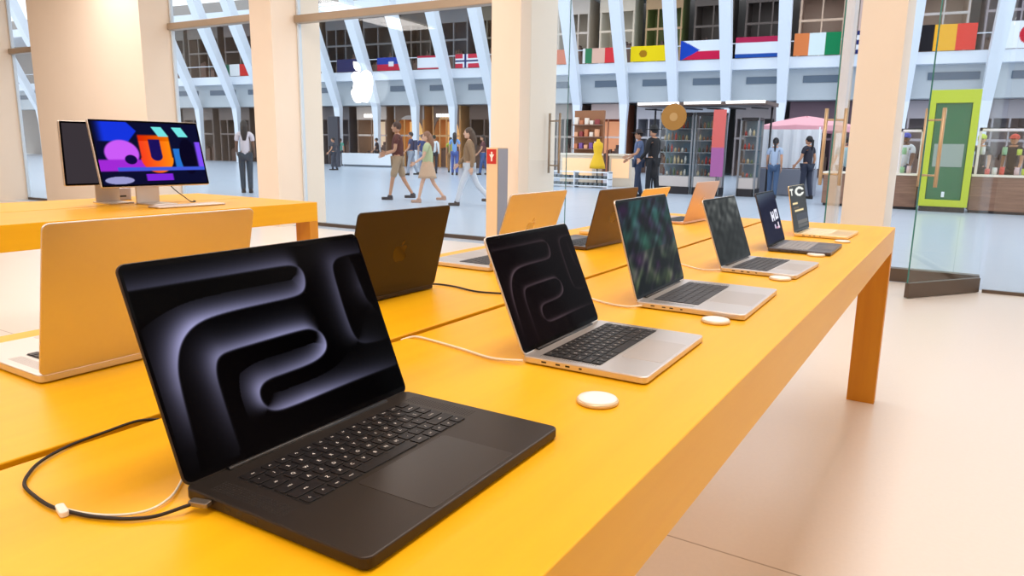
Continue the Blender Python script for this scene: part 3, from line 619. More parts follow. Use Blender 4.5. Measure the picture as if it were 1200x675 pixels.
# ------------------------------------------------------------------ monitors on the second table
def mon_wall(U, V):
    o = [np.full(len(U), .04), np.full(len(U), .05), np.full(len(U), .18)]
    def sm(a, b, x): t = np.clip((x-a)/(b-a), 0, 1); return t*t*(3-2*t)
    def put(m, c):
        for k in range(3): o[k] = o[k]*(1-m)+c[k]*m
    put(sm(.30, .24, abs(V-.86)*1.6+np.maximum(0, U-.3)*3)*sm(0, .1, U), (.08, .20, .85))
    put(sm(.05, .03, abs(V-.60)-.0)*0, (0, 0, 0))
    d = np.hypot((U-.22)/.16, (V-.50)/.22); put(sm(1.05, .9, d)*(V > .28), [.78, .35, .95])
    put(sm(.2, .23, V)*sm(.42, .38, V)*sm(.48, .42, U), [.62, .16, .82])
    d = np.hypot((U-.29)/.055, (V-.40)/.075); put(sm(1.1, .9, d), [.06, .03, .25])
    # orange U shape
    inU = (sm(.38, .40, U)*sm(.70, .68, U))*((V > .42)*1.)*sm(.82, .78, V); dU = np.hypot((U-.54)/.155, (V-.42)/.24); inU = np.maximum(inU*(V > .43), sm(1.05, .97, dU)*(V <= .43))
    hole = sm(.478, .49, U)*sm(.60, .588, U)*(V > .46)*sm(.74, .72, V); dh = np.hypot((U-.539)/.055, (V-.46)/.08); hole = np.maximum(hole, sm(1.1, .95, dh)*(V <= .47))
    gr = np.clip((U-.4)/.3, 0, 1); 
    for k, (a, b) in enumerate(((.95, 1.0), (.25, .55), (.12, .05))): o[k] = o[k]*(1-inU)+(a*(1-gr)+b*gr-.1*(V > .7))*inU
    put(hole, [.10, .06, .35])
    put(sm(.70, .72, U)*sm(.80, .77, U)*(V > .22)*(V < .58), [.15, .45, .80])
    d = np.hypot((U-.855)/.085, (V-.45)/.30); put(sm(1.05, .95, d), [.03, .02, .12])
    put(sm(.93, .96, U)*(V > .25)*(V < .7), [.50, .30, .95])
    put(sm(.04, .02, abs(V-.245))*(U > .15), [.25, .35, .85])
    for a in (.60, .80):
        m = sm(.055, .045, abs(U-a-(.9-V)*.35))*(V > .78)*(V < .94); put(m, [.45, .88, .88])
    put(sm(.14, .12, abs(U-.53))*(V > .05)*(V < .16), [.50, .15, .85])
    d = np.hypot((U-.15)/.13, (V-.07)/.06); put(sm(1.05, .95, d), [.60, .60, .80])
    return o
def monitor(label, loc, rz, tilt, pic, W=.623, H=.362, zc=1.02):
    """local +X is the viewing side"""
    t = thing('desktop_monitor', loc, rz, label, 'monitor'); z0 = zc-.91
    up_ = Vector((-math.sin(tilt), 0, math.cos(tilt))); out = Vector((math.cos(tilt), 0, math.sin(tilt)))
    def L(u, v, d): return Vector((0, 0, z0))+Vector((0, 1, 0))*u+up_*v+out*d
    b = MB(); b.rslab(-W/2, W/2, 0, H, -.019, 0, .008, .003); b.v = [tuple(L(*p)) for p in b.v]; b.build('housing', alu, t)
    b = MB(); b.rslab(-W/2+.003, W/2-.003, .003, H-.003, 0, .001, .006, .0002); b.v = [tuple(L(*p)) for p in b.v]; d = b.build('display', bez, t)
    if pic: picture('screen_picture', W-.026, H-.026, 200, 120, pic, scr, d, lambda a, c: tuple(L(a-W/2+.013, c+.013, .0012)))
    s = MB(); s.rslab(-.135, .06, -.075, .075, 0, .008, .008, .002); hh = z0+H*.36; xb = -math.sin(tilt)*H*.36-.018; s.box(xb-.085, xb-.075, -.07, .07, .008, hh); s.box(xb-.085, xb, -.07, .07, hh-.01, hh); s.build('stand', alu, t)
    return t
monitor('desktop monitor showing a vivid purple and orange wallpaper on the back table', (-4.0, 2.478, .91), -.03, .25, mon_wall, W=.655, H=.385)
monitor('desktop monitor with a dark blank screen at the left end of the back table', (-4.27, 2.37, .91), -.03, .0, lambda u, v: [.225+0*u, .20+0*u, .22+0*u], W=.56)
t = thing('desktop_computer', (-4.56, 2.52, .91), 0, 'small square silver desktop computer between the monitor stands', 'computer')
MB().rslab(-.08, .08, -.07, .07, 0, .075, .02, .003).build('case', mat('grey_case', rgb(176, 168, 176), .35, .6), t); MB().box(.0795, .081, -.03, .03, .02, .03).build('slots', black, t)
t = thing('keyboard', (-3.80, 2.52, .91), -.02, 'thin silver keyboard lying in front of the colourful monitor', 'keyboard')
MB().rslab(-.057, .057, -.21, .21, .002, .010, .008, .002).build('tray', alu, t)
b = MB()
for i in range(6):
    for j in range(14): b.rslab(-.052+.0172*i, -.052+.0172*i+.0145, -.205+.0293*j, -.205+.0293*j+.026, .0098, .0115, .002, .0004, seg=1)
b.build('keys', mat('key_white', rgb(238, 232, 226), .5), t)['kind'] = 'stuff'
cable('monitor_cable', [(-4.17, 2.60, 1.10), (-4.16, 2.66, 1.0), (-4.10, 2.70, .94), (-4.02, 2.69, .916), (-4.05, 2.74, .9145), (-4.10, 2.76, .9145)], .003, cb, 'black cable hanging behind the colourful monitor')
# lit fruit sign hanging behind the second window
t = thing('illuminated_sign', (-7.62, wl(-7.62)+.31, 2.15), math.atan(.0406)-.28, 'glowing white fruit-shaped emblem fixed to the second window', 'sign')
bd, lf = apple_outline(); S = .56
signm = mat('sign_light', (1, 1, 1), .5, emit=2.2, ecol=(1, 1, 1))
MB().prism([(-x*S, y*S) for x, y in bd], .05).build('emblem_body', signm, t); MB().prism([(-x*S-.05, y*S) for x, y in lf], .05).build('emblem_leaf', signm, t)
MB().tube([(.0, .0, -.02), (.0, .085, -.02)], .012, n=8).build('glass_mount', white, t)
# notice post
t = thing('notice_post', (-4.78, 7.26, 0), 0, 'wood and grey post with a red notice in front of the middle pillar', 'post')
MB().rslab(-.09, .07, -.09, .13, 0, 1.27, .004, .002).build('post_body', mat('post_wood', rgb(240, 205, 160), .5), t)
MB().box(.07, .078, -.085, .125, .01, 1.26).build('side_panel', mat('post_grey', rgb(150, 145, 150), .35, .4), t)
b = MB(); b.box(-.08, .05, -.096, -.09, 1.08, 1.25); s = b.build('red_notice', mat('red_notice', rgb(200, 45, 35), .5), t)
b = MB(); b.prism([(-.045, .06), (-.02, .06), (-.02, .09), (.0, .09), (0, .06), (.025, .06), (.0, .02), (0, -.02), (-.02, -.02), (-.02, .02)], .003, o=(0, -.096, 1.13)); b.build('notice_symbol', mat('notice_white', rgb(245, 235, 225), .5), s)

# ------------------------------------------------------------------ people
def skinmesh(nodes, edges, radii, sub=1, root=0):
    me = bpy.data.meshes.new('s'); me.from_pydata(nodes, edges, []); o = bpy.data.objects.new('s', me); COL.objects.link(o)
    m = o.modifiers.new('k', 'SKIN'); m.use_smooth_shade = True
    for i, r in enumerate(radii):
        sv = me.skin_vertices[0].data[i]; sv.radius = r if isinstance(r, tuple) else (r, r); sv.use_root = (i == root)
    if sub: mm = o.modifiers.new('s', 'SUBSURF'); mm.levels = sub
    dg = bpy.context.evaluated_depsgraph_get(); r = bpy.data.meshes.new_from_object(o.evaluated_get(dg))
    bpy.data.objects.remove(o); bpy.data.meshes.remove(me)
    v = [tuple(x.co) for x in r.vertices]; f = [tuple(p.vertices) for p in r.polygons]; bpy.data.meshes.remove(r); return v, f
SKIN = {'light': mat('skin_light', rgb(226, 178, 150), .6), 'tan': mat('skin_tan', rgb(196, 145, 115), .6), 'brown': mat('skin_brown', rgb(120, 84, 66), .6)}
def person(label, x, y, face, H=1.75, step=.0, top=('shirt', (120, 50, 50)), bottom=('trousers', (40, 40, 50)), hair=((40, 28, 22), 'short'), skin='tan', shoes=(40, 36, 36), arms=(.25, -.25), elbow=.5, hat=None, lean=0.0, extra=None, longsleeve=False):
    """face: heading in radians (direction the figure walks / looks); local +X forward, +Y left"""
    k = H/1.75; t = thing('person', (x, y, 0), face, label, 'person'); Vv = Vector
    hipz = .93*k; def_ = []
    def leg(s, a):
        hip = Vv((0, s*.09*k, hipz-.03)); 
        th = Vv((math.sin(a), 0, -math.cos(a))); knee = hip+th*.43*k
        b = a-(.55*max(0, -a)+.15*abs(a)+.03)*1.3; sh = Vv((math.sin(b), 0, -math.cos(b))); ank = knee+sh*.41*k; return hip, knee, ank
    hl, kl, al = leg(1, step); hr, kr, ar = leg(-1, -step)
    low_ = min(al.z, ar.z)-.075*k; dz = -low_
    def U(p): return Vv((p[0], p[1], p[2]+dz))
    hl, kl, al, hr, kr, ar = map(U, (hl, kl, al, hr, kr, ar))
    pel = Vv((0, 0, hipz+dz)); lx = math.sin(lean)
    wst = pel+Vv((lx*.15, 0, .14*k)); chs = pel+Vv((lx*.36, 0, .36*k)); nkb = pel+Vv((lx*.50, 0, .53*k)); nk = nkb+Vv((.01+lx*.05, 0, .07*k)); hd = nk+Vv((.015, 0, .11*k))
    sl, sr = nkb+Vv((0, .175*k, -.05*k)), nkb+Vv((0, -.175*k, -.05*k))
    def arm(sh, a, s):
        e = sh+Vv((math.sin(a), s*.10, -math.cos(a)))*.29*k; b = a+elbow; w_ = e+Vv((math.sin(b), s*.02, -math.cos(b)))*.25*k; d = (w_-e).normalized(); return e, w_, d
    el, wl_, dl = arm(sl, arms[0], 1); er, wr, dr = arm(sr, arms[1], -1)
    N = [pel, wst, chs, nkb, nk, hl, kl, al, hr, kr, ar, sl, el, wl_, sr, er, wr]
    E_ = [(0, 1), (1, 2), (2, 3), (3, 4), (0, 5), (5, 6), (6, 7), (0, 8), (8, 9), (9, 10), (3, 11), (11, 12), (12, 13), (3, 14), (14, 15), (15, 16)]
    Rr = [(.12*k, .10*k), (.11*k, .085*k), (.13*k, .10*k), (.075*k, .07*k), .052*k, .082*k, .055*k, .036*k, .082*k, .055*k, .036*k, .05*k, .04*k, .027*k, .05*k, .04*k, .027*k]
    # feet
    for a in (7, 10):
        i = len(N); p = N[a]; N.append(Vv((p.x+.02, p.y, max(p.z-.05*k, .03)))); N.append(Vv((p.x+.15*k, p.y, max(p.z-.055*k, .025)))); E_ += [(a, i), (i, i+1)]; Rr += [.035*k, .026*k]
    v, f = skinmesh([tuple(p) for p in N], E_, Rr, 1); b = MB(); b.add(v, f, 0, True)
    # hands with five fingers each
    for w_, d, s in ((wl_, dl, 1), (wr, dr, -1)):
        side = Vv((d.z, 0, -d.x)).normalized(); pc = w_+d*.045*k
        b.obox(pc, d*.045*k, Vv((0, .013*k, 0)), side*.036*k)
        for q in range(4):
            o0 = pc+d*.04*k+side*(-.027+.018*q)*k; ln = (.05, .068, .072, .06)[q]*k
            b.tube([o0, o0+d*ln*.5+Vv((0, -s*.006*k, 0)), o0+d*ln+Vv((0, -s*.02*k, 0))], [.0085*k, .008*k, .006*k], n=6)
        o0 = pc+side*-.034*k-d*.01; b.tube([o0, o0-side*.025*k+d*.025*k, o0-side*.03*k+d*.055*k], [.010*k, .009*k, .007*k], n=6)
    b.ell(hd, (.098*k, .078*k, .118*k)); b.ell(hd+Vv((.098*k, 0, -.012*k)), (.018*k, .012*k, .024*k), nu=8, nv=5)
    for s in (-1, 1): b.ell(hd+Vv((0, s*.08*k, -.01*k)), (.018*k, .008*k, .028*k), nu=8, nv=5)
    b.ell(hd+Vv((.045*k, 0, -.075*k)), (.045*k, .05*k, .035*k), nu=10, nv=6)
    body = b.build('body', SKIN[skin], t)
    e = MB()
    for s in (-1, 1): e.ell(hd+Vv((.088*k, s*.03*k, .008*k)), (.010*k, .012*k, .008*k), nu=8, nv=5)
    e.build('eyes', mat('eye_dark', rgb(35, 28, 25), .3), body)
    m = MB(); m.ell(hd+Vv((.088*k, 0, -.055*k)), (.008*k, .022*k, .006*k), nu=8, nv=5); m.build('mouth', mat('lips', rgb(165, 95, 85), .5), body)
    # hair
    hm_ = mat('hair_%d_%d_%d' % hair[0], rgb(*hair[0]), .6, noise=.3, nscale=60)
    b = MB(); b.ell(hd+Vv((-.018*k, 0, .03*k)), (.102*k, .088*k, .108*k))
    if hair[1] == 'long':
        b.tube([hd+Vv((-.05*k, 0, .05*k)), hd+Vv((-.085*k, 0, -.05*k)), hd+Vv((-.12*k, 0, -.2*k)), hd+Vv((-.13*k, 0, -.36*k))], [.07*k, .088*k, .08*k, .04*k], n=12)
    if hair[1] == 'tail':
        b.tube([hd+Vv((-.08*k, 0, .05*k)), hd+Vv((-.14*k, 0, 0)), hd+Vv((-.15*k, 0, -.14*k)), hd+Vv((-.14*k, 0, -.28*k))], [.03*k, .038*k, .032*k, .012*k], n=8)
    b.build('hair', hm_, t)
    if hat:
        b = MB(); c_ = hd+Vv((-.005, 0, .055*k))
        if hat[0] == 'brim': b.lathe([(.001, .10*k), (.07*k, .10*k), (.095*k, .03*k), (.098*k, .0), (.20*k, -.005*k), (.20*k, .003*k), (.098*k, .012*k)], tuple(c_), n=22)
        else: b.ell(c_+Vv((0, 0, -.005)), (.112*k, .096*k, .085*k)); b.obox(c_+Vv((.13*k, 0, -.01*k)), (.06*k, 0, -.01*k), (0, .065*k, 0), (0, 0, .004*k))
        b.build('hat', mat('hat_%d_%d_%d' % hat[1], rgb(*hat[1]), .7), t)
    cm = lambda c: mat('cloth_%d_%d_%d' % c, rgb(*c), .8, noise=.12, nscale=30, bump=.1)
    # top
    lower = pel+Vv((0, 0, -.07*k)); g = 1.13; nn = [lower, wst, chs, nkb+Vv((0, 0, .02*k)), sl, sl.lerp(el, .55), sr, sr.lerp(er, .55)]
    ee = [(0, 1), (1, 2), (2, 3), (3, 4), (4, 5), (3, 6), (6, 7)]; rr = [(.155*k, .125*k), (.14*k, .115*k), (.155*k, .125*k), (.088*k, .082*k), .066*k, .060*k, .066*k, .060*k]
    if longsleeve: nn += [el, wl_, er, wr]; ee += [(5, 8), (8, 9), (7, 10), (10, 11)]; rr += [.055*k, .042*k, .055*k, .042*k]
    if top[0] == 'coat': nn += [lower+Vv((0, 0, -.40*k))]; ee += [(0, len(nn)-1)]; rr += [(.175*k, .15*k)]
    v, f = skinmesh([tuple(p) for p in nn], ee, rr, 1); MB().add(v, f, 0, True).build(top[0], cm(top[1]), t)
    # bottom
    def ltube(fr):
        nn = [pel, hl, kl if fr > 1 else hl.lerp(kl, fr), hr, kr if fr > 1 else hr.lerp(kr, fr)]; ee = [(0, 1), (1, 2), (0, 3), (3, 4)]; rr = [(.142*k, .118*k), .102*k, (.074 if fr > 1 else .088)*k, .102*k, (.074 if fr > 1 else .088)*k]
        if fr > 1: nn += [al+Vv((0, 0, -.02)), ar+Vv((0, 0, -.02))]; ee += [(2, 5), (4, 6)]; rr += [.062*k, .062*k]
        return nn, ee, rr
    if bottom[0] in ('trousers', 'shorts'):
        nn, ee, rr = ltube(2 if bottom[0] == 'trousers' else .95)
        v, f = skinmesh([tuple(p) for p in nn], ee, rr, 1); MB().add(v, f, 0, True).build(bottom[0], cm(bottom[1]), t)
    else:
        L_ = .40*k if bottom[0] == 'skirt' else .75*k; b = MB(); R = []
        for j in range(6):
            q = j/5; rr = (.135+.10*q)*k; R.append([(pel.x+rr*(1+.05*math.cos(5*a))*math.cos(a), rr*.9*math.sin(a), pel.z+.09*k-L_*q) for a in [2*PI*i/24 for i in range(24)]])
        b.rings(R, smooth=True); b.build(bottom[0], cm(bottom[1]), t)
    for a in (al, ar):
        b = MB(); zc = max(a.z-.045*k, .045*k); b.rslab(a.x-.07*k, a.x+.19*k, a.y-.048*k, a.y+.048*k, zc-.045*k, zc+.02*k, .04*k, .012*k); b.ell((a.x-.005, a.y, zc+.03*k), (.065*k, .048*k, .05*k), nu=10, nv=6); b.build('shoe', cm(shoes), t)
    if extra: extra(t, dict(pel=pel, hd=hd, wl=wl_, wr=wr, sl=sl, k=k, chs=chs))
    return t
LEFT = math.atan2(-.53, -.848)     # the way the walkers in the hall go
AWAY = math.atan2(.80, -.60)
def bag(c): 
    def g(t, j):
        b = MB(); p = j['pel']; k = j['k']; b.rslab(-.13*k, .13*k, -.22*k, -.15*k, p.z-.14*k, p.z+.10*k, .02, .01); b.tube([(-.1*k, -.17*k, p.z+.08*k), (-.02, -.12*k, p.z+.35*k), (.0, .05*k, p.z+.52*k)], .008, n=6); b.build('shoulder_bag', mat('bag_%d_%d_%d' % c, rgb(*c), .6), t)
    return g
def backpack(c):
    def g(t, j):
        p = j['chs']; k = j['k']; b = MB(); b.rslab(p.x-.26*k, p.x-.12*k, -.14*k, .14*k, p.z-.25*k, p.z+.15*k, .04*k, .02*k); b.build('backpack', mat('bag_%d_%d_%d' % c, rgb(*c), .6), t)
    return g
person('person in a maroon shirt and khaki shorts walking left through the hall', -11.52, 13.2, LEFT, 1.82, .26, ('shirt', (92, 42, 40)), ('shorts', (176, 150, 122)), ((70, 40, 30), 'short'), 'tan', (40, 40, 52), (.1, .25), 1.1)
person('person in a pale green top and beige skirt walking with bare legs', -10.45, 13.0, LEFT, 1.60, .32, ('top', (196, 205, 160)), ('skirt', (214, 178, 148)), ((150, 105, 80), 'long'), 'light', (190, 150, 130), (.3, -.1), .7)
person('person with long brown hair, tan jacket and white trousers striding left', -9.22, 12.92, LEFT, 1.70, .40, ('jacket', (150, 118, 88)), ('trousers', (214, 218, 226)), ((78, 58, 46), 'long'), 'light', (52, 46, 46), (-.3, .35), .4, longsleeve=True, extra=bag((60, 50, 45)))
person('person in a white top and dark jeans seen from behind at left', -15.94, 12.31, AWAY+.2, 1.82, .06, ('top', (226, 214, 220)), ('trousers', (52, 68, 82)), ((30, 24, 24), 'long'), 'brown', (40, 40, 44), (.1, .0), .9)
person('person in a black coat and wide brimmed black hat', -7.05, 18.2, AWAY+.6, 1.85, .10, ('coat', (24, 22, 26)), ('trousers', (26, 26, 32)), ((28, 22, 22), 'short'), 'tan', (24, 22, 24), (.2, .1), .6, hat=('brim', (20, 18, 20)), longsleeve=True)
person('person in a grey blue shirt standing beside the figure in the black hat', -7.62, 18.6, AWAY+1.6, 1.76, .10, ('shirt', (88, 104, 138)), ('trousers', (48, 58, 82)), ((38, 26, 24), 'short'), 'tan', (40, 36, 36), (.4, .1), .9, hat=('brim', (44, 32, 34)))
person('distant person in a white shirt and black trousers', -21.82, 27.65, AWAY, 1.78, .1, ('shirt', (228, 236, 240)), ('trousers', (46, 48, 58)), ((40, 44, 30), 'short'), 'tan', longsleeve=True)
person('distant person in light blue over dark blue beside the striding walker', -19.94, 26.77, AWAY, 1.88, .1, ('shirt', (120, 165, 220)), ('trousers', (70, 95, 165)), ((40, 34, 34), 'long'), 'tan')
person('distant person in a navy shirt and grey trousers behind the maroon shirt', -20.9, 24.85, LEFT, 1.86, .2, ('shirt', (66, 72, 104)), ('trousers', (150, 158, 172)), ((50, 44, 46), 'short'), 'tan', extra=backpack((48, 52, 84)))
person('distant person in dark blue just right of the maroon shirt', -21.9, 26.87, AWAY, 1.80, .1, ('shirt', (46, 66, 118)), ('trousers', (135, 150, 175)), ((90, 70, 60), 'short'), 'light')
person('distant person in maroon and blue at the left edge of the middle pillar', -19.14, 27.9, LEFT, 1.8, .2, ('shirt', (100, 55, 62)), ('trousers', (48, 86, 140)), ((46, 34, 30), 'long'), 'tan')
person('distant person in yellow green beside the white shirted figure', -22.0, 29.2, AWAY, 1.7, .1, ('shirt', (170, 180, 70)), ('trousers', (150, 110, 70)), ((60, 50, 30), 'short'), 'tan')
person('distant person in teal by the white hall bench', -33.4, 32.9, AWAY, 1.65, .1, ('shirt', (90, 170, 150)), ('trousers', (60, 60, 70)), ((50, 40, 36), 'short'), 'tan')
person('distant person in black standing by the white hall bench', -31.0, 33.6, LEFT, 1.7, .1, ('shirt', (44, 40, 48)), ('trousers', (36, 34, 42)), ((46, 34, 30), 'short'), 'tan')
person('distant person in dark grey at the left end of the white hall bench', -27.5, 26.6, LEFT, 1.62, .1, ('shirt', (60, 66, 78)), ('trousers', (50, 60, 75)), ((40, 34, 34), 'short'), 'tan')
person('person in jeans and a pale top browsing at the white draped stall', -4.55, 20.9, AWAY-.5, 1.62, .1, ('top', (170, 188, 215)), ('trousers', (70, 95, 130)), ((28, 24, 32), 'tail'), 'tan')
person('person in black with a dark ponytail right of the white draped stall', -3.75, 21.3, AWAY+.4, 1.68, .1, ('shirt', (48, 46, 60)), ('trousers', (46, 52, 72)), ((26, 22, 28), 'tail'), 'tan')
person('person in white at the brown counter left of the right hand pillar', -2.75, 20.6, AWAY, 1.66, .1, ('shirt', (150, 180, 190)), ('trousers', (38, 40, 50)), ((34, 26, 28), 'short'), 'tan')
person('person in a blue cap and pale shirt behind the small glass showcase', -1.33, 20.2, -1.8, 1.74, .05, ('shirt', (222, 226, 236)), ('trousers', (60, 80, 110)), ((60, 40, 40), 'short'), 'brown', hat=('cap', (60, 75, 175)))
person('person in black with a red cap behind the long glass showcase', .85, 20.2, -1.9, 1.72, .05, ('shirt', (34, 32, 38)), ('trousers', (36, 34, 42)), ((60, 30, 24), 'short'), 'tan', hat=('cap', (205, 75, 60)))
person('person in a lime cap and teal top behind the long glass showcase', .22, 20.35, -1.7, 1.72, .05, ('shirt', (60, 66, 76)), ('trousers', (50, 50, 60)), ((50, 40, 36), 'short'), 'light', hat=('cap', (205, 225, 90)))

# ------------------------------------------------------------------ stalls in the hall
def bx(name, x0, x1, y0, y1, z0, z1, m, parent): 
    return MB().rslab(x0, x1, y0, y1, z0, z1, min(.02, (x1-x0)/4, (y1-y0)/4), .004).build(name, m, parent)
walnut = wood_mat('counter_walnut', rgb(120, 88, 72), rgb(152, 116, 96), .5, 0, .0)
cream = mat('cream_top', rgb(238, 228, 212), .4); lime = mat('lime_paint', rgb(190, 205, 40), .45); dkgreen = mat('booth_green', rgb(48, 110, 72), .4)
steelf = mat('cabinet_steel', rgb(150, 155, 162), .35, .5); blackf = mat('cabinet_black', rgb(40, 36, 40), .5)
def cabinet(x, y, w_, label, rows=5, seed=1, h=2.35, rz=0.0):
    t = thing('display_cabinet', (x, y, 0), rz, label, 'display cabinet', 'tall glass cabinets of the hall stall')
    b = MB()
    for px in (0, w_-.05): b.box(px, px+.05, 0, .05, 0, h); b.box(px, px+.05, .5, .55, 0, h)
    b.build('frame', steelf, t)
    bx('plinth', 0, w_, 0, .55, 0, .22, blackf, t); bx('base_panel', .05, w_-.05, .005, .5, .22, .52, mat('panel_pale', rgb(205, 195, 190), .5), t)
    bx('crown', 0, w_, 0, .55, h-.08, h, blackf, t); MB().box(.05, w_-.05, .50, .53, .5, h-.08).build('back_panel', mat('cab_back', rgb(110, 135, 150), .5), t)
    MB().box(.05, w_-.05, .01, .018, .52, h-.08).build('glass_door', glass, t)
    rs = random.Random(seed)
    for r in range(rows):
        z = .52+(h-.65)*r/rows; sh = MB().box(.05, w_-.05, .03, .5, z, z+.025).build('shelf', steelf, t)
        n = int((w_-.15)/.11)
        for k in range(n):
            c_ = rs.choice([(226, 222, 216), (150, 105, 80), (72, 66, 70), (190, 60, 55), (210, 190, 150), (96, 120, 90), (120, 70, 60)])
            x0 = .08+k*.11; hh = rs.uniform(.10, .24)
            b = MB(); b.lathe([(.034, 0), (.036, hh*.7), (.018, hh*.82), (.018, hh)], (x0+.04, .2, z+.025), n=8)
            tag(b.build('bottle', mat('goods_%d_%d_%d' % c_, rgb(*c_), .5), t))
    return t
cabinet(-7.86, 20.7, 1.02, 'glass display cabinet with a round bronze sign above it', seed=2)
cabinet(-6.80, 20.7, .80, 'glass display cabinet left of the coral banner', seed=5)
cabinet(-5.55, 20.9, .52, 'narrow pale display cabinet right of the coral banner', rows=4, seed=8, h=2.2)
t = thing('stall_canopy', (-8.5, 20.3, 0), 0, 'dark flat canopy with bright edge lights over the glass cabinets', 'canopy')
bx('roof', 0, 3.75, .1, 1.5, 2.52, 2.62, mat('canopy_brown', rgb(100, 84, 78), .6), t)
for x_ in (.1, 3.6): MB().tube([(x_, 1.4, 0), (x_, 1.4, 2.52)], .03, n=8).build('post', blackf, t)
for q, (a, b_) in enumerate(((.05, 1.3), (1.45, 2.5), (2.65, 3.7))): MB().box(a, b_, .06, .10, 2.56, 2.63).build('edge_light', mat('edge_light', (1, 1, 1), .5, emit=1.3, ecol=(1, .98, .95)), t)
b = MB()
for q in range(6): b.tube([(.2+.62*q, .3, 2.45), (.5+.62*q, .9, 2.45)], .02, n=6)
b.build('truss', blackf, t)
t = thing('round_sign', (-7.25, 20.20, 2.2), 0, 'round bronze sign hanging in front of the glass cabinets', 'sign')
b = MB(); n = 36; b.prism([(.37*math.cos(2*PI*i/n), .37*math.sin(2*PI*i/n)) for i in range(n)], .05); b.build('disc', mat('sign_bronze', rgb(172, 118, 48), .45, .2), t)
b = MB(); b.prism([(.12*math.cos(2*PI*i/n), .12*math.sin(2*PI*i/n)) for i in range(n)], .01, o=(0, -.05, 0)); b.build('medallion', mat('sign_bronze_light', rgb(196, 146, 84), .45), t)
MB().tube([(0, -.02, .33), (0, .0, .39), (0, .14, .39)], .012, n=6).build('hanger', blackf, t)
t = thing('banner', (-6.0, 20.4, 0), 0, 'tall coral and mauve banner between the glass cabinets', 'banner')
bx('foot', -.2, .2, -.12, .12, 0, .03, blackf, t)
picture('banner_cloth', .36, 1.85, 4, 40, lambda u, v: [.85-.18*(v < .45), .42-.02*(v < .45)+0*u, .40+.22*(v < .45)], FLAGM, t, lambda a, c: (a-.18, .012*math.sin(c*4), .55+c)); MB().tube([(0, .03, .03), (0, .03, 2.42)], .012, n=6).build('pole', blackf, t)
# parasol and white draped stall
t = thing('parasol', (-4.5, 24.7, 0), 0, 'wide pink parasol over the white draped stall', 'parasol')
MB().tube([(0, 0, 0), (0, 0, 2.35)], .025, n=8).build('pole', white, t)
b = MB(); R = []
for r, z in ((1.5, 1.92), (1.5, 2.08), (.9, 2.24), (.3, 2.36), (.02, 2.4)): R.append([(r*math.cos(2*PI*i/16), r*math.sin(2*PI*i/16), z-.03*(i % 2)) for i in range(16)])
b.rings(R, cap=False); b.build('canopy', mat('parasol_pink', rgb(222, 160, 172), .7), t)
t = thing('market_stall', (-5.6, 22.2, 0), 0, 'market stall with a white draped back and grey counter', 'stall')
bx('counter', 0, 1.9, 0, .5, .02, .78, mat('stall_grey', rgb(128, 132, 146), .6), t)
b = MB(); R = []
for z in (.80, 1.35, 1.93): R.append([(x_/20*1.9, .55+.04*math.sin(x_*1.9), z) for x_ in range(21)]+[(x_/20*1.9, .60+.04*math.sin(x_*1.9), z) for x_ in range(20, -1, -1)])
b.rings(R); b.build('drape', mat('drape_white', rgb(228, 232, 240), .8), t)
for x_ in (.05, 1.85): MB().tube([(x_, .52, 0), (x_, .52, 2.0)], .02, n=6).build('pole', white, t)
# left stall cluster
def stall(x, y, w_, label, rows=3, topc=(238, 226, 208), backc=(150, 100, 66), seed=3, h=2.6, counter=True, backz=1.5):
    t = thing('product_stand', (x, y, 0), 0, label, 'product stand')
    bx('counter', 0, w_, 0, .6, .0, 1.05, mat('stand_cream', rgb(226, 210, 190), .5), t); bx('counter_top', -.03, w_+.03, -.04, .62, 1.05, 1.12, cream, t)
    MB().box(.1, w_-.1, -.012, .0, .30, .95).build('lit_panel', mat('stand_lit', rgb(248, 208, 165), .5, emit=.35, ecol=rgb(250, 205, 150)), t)
    if backz:
        bx('back_shelf', .1, w_-.1, .8, .95, .0, h, mat('shelf_%d' % backc[0], rgb(*backc), .6), t); rs = random.Random(seed)
        for r in range(rows):
            z = 1.25+(h-1.35)*r/rows; MB().box(.12, w_-.12, .55, .8, z, z+.03).build('shelf', walnut, t)
            for k in range(int((w_-.3)/.2)):
                c_ = rs.choice([(232, 170, 130), (200, 120, 80), (240, 225, 210), (120, 80, 150), (150, 60, 60)]); q = MB(); q.rslab(.2+k*.2, .34+k*.2, .6, .74, z+.03, z+.03+rs.uniform(.12, .28), .02, .006); q.build('goods', mat('goods_%d_%d_%d' % c_, rgb(*c_), .6), t)
    return t
stall(-12.2, 22.6, 1.35, 'cream counter with brown shelves of goods beyond the open doorway', seed=4)
stall(-10.5, 23.0, .85, 'small cream counter right of the yellow dress', backz=0, seed=6)
t = thing('shoe_rack', (-12.35, 21.55, 0), 0, 'low white rack of goods on the hall floor left of the figures in hats', 'rack')
for z in (.05, .28, .5): bx('shelf', 0, 2.5, 0, .35, z, z+.03, white, t)
for x_ in (0, 1.23, 2.46): bx('upright', x_, x_+.04, 0, .35, 0, .55, white, t)
b = MB()
for r in (.08, .31):
    for k in range(14): b.rslab(.08+k*.17, .2+k*.17, .05, .3, r, r+.09, .03, .01)
b.build('shoes', mat('goods_dark', rgb(96, 104, 108), .6), t)
t = thing('dress_form', (-10.62, 22.33, 0), -1.4, 'dress form wearing a yellow dress between the cream counters', 'dress form')
MB().tube([(0, 0, .02), (0, 0, 1.0)], .02, n=8).build('pole', blackf, t); MB().lathe([(.18, 0), (.18, .02), (.03, .03)], n=16).build('foot', blackf, t)
MB().lathe([(.27, .62), (.25, .75), (.16, 1.02), (.13, 1.12), (.17, 1.35), (.16, 1.45), (.06, 1.53), (.05, 1.60)], n=20).build('dress', mat('dress_yellow', rgb(232, 186, 30), .7), t)
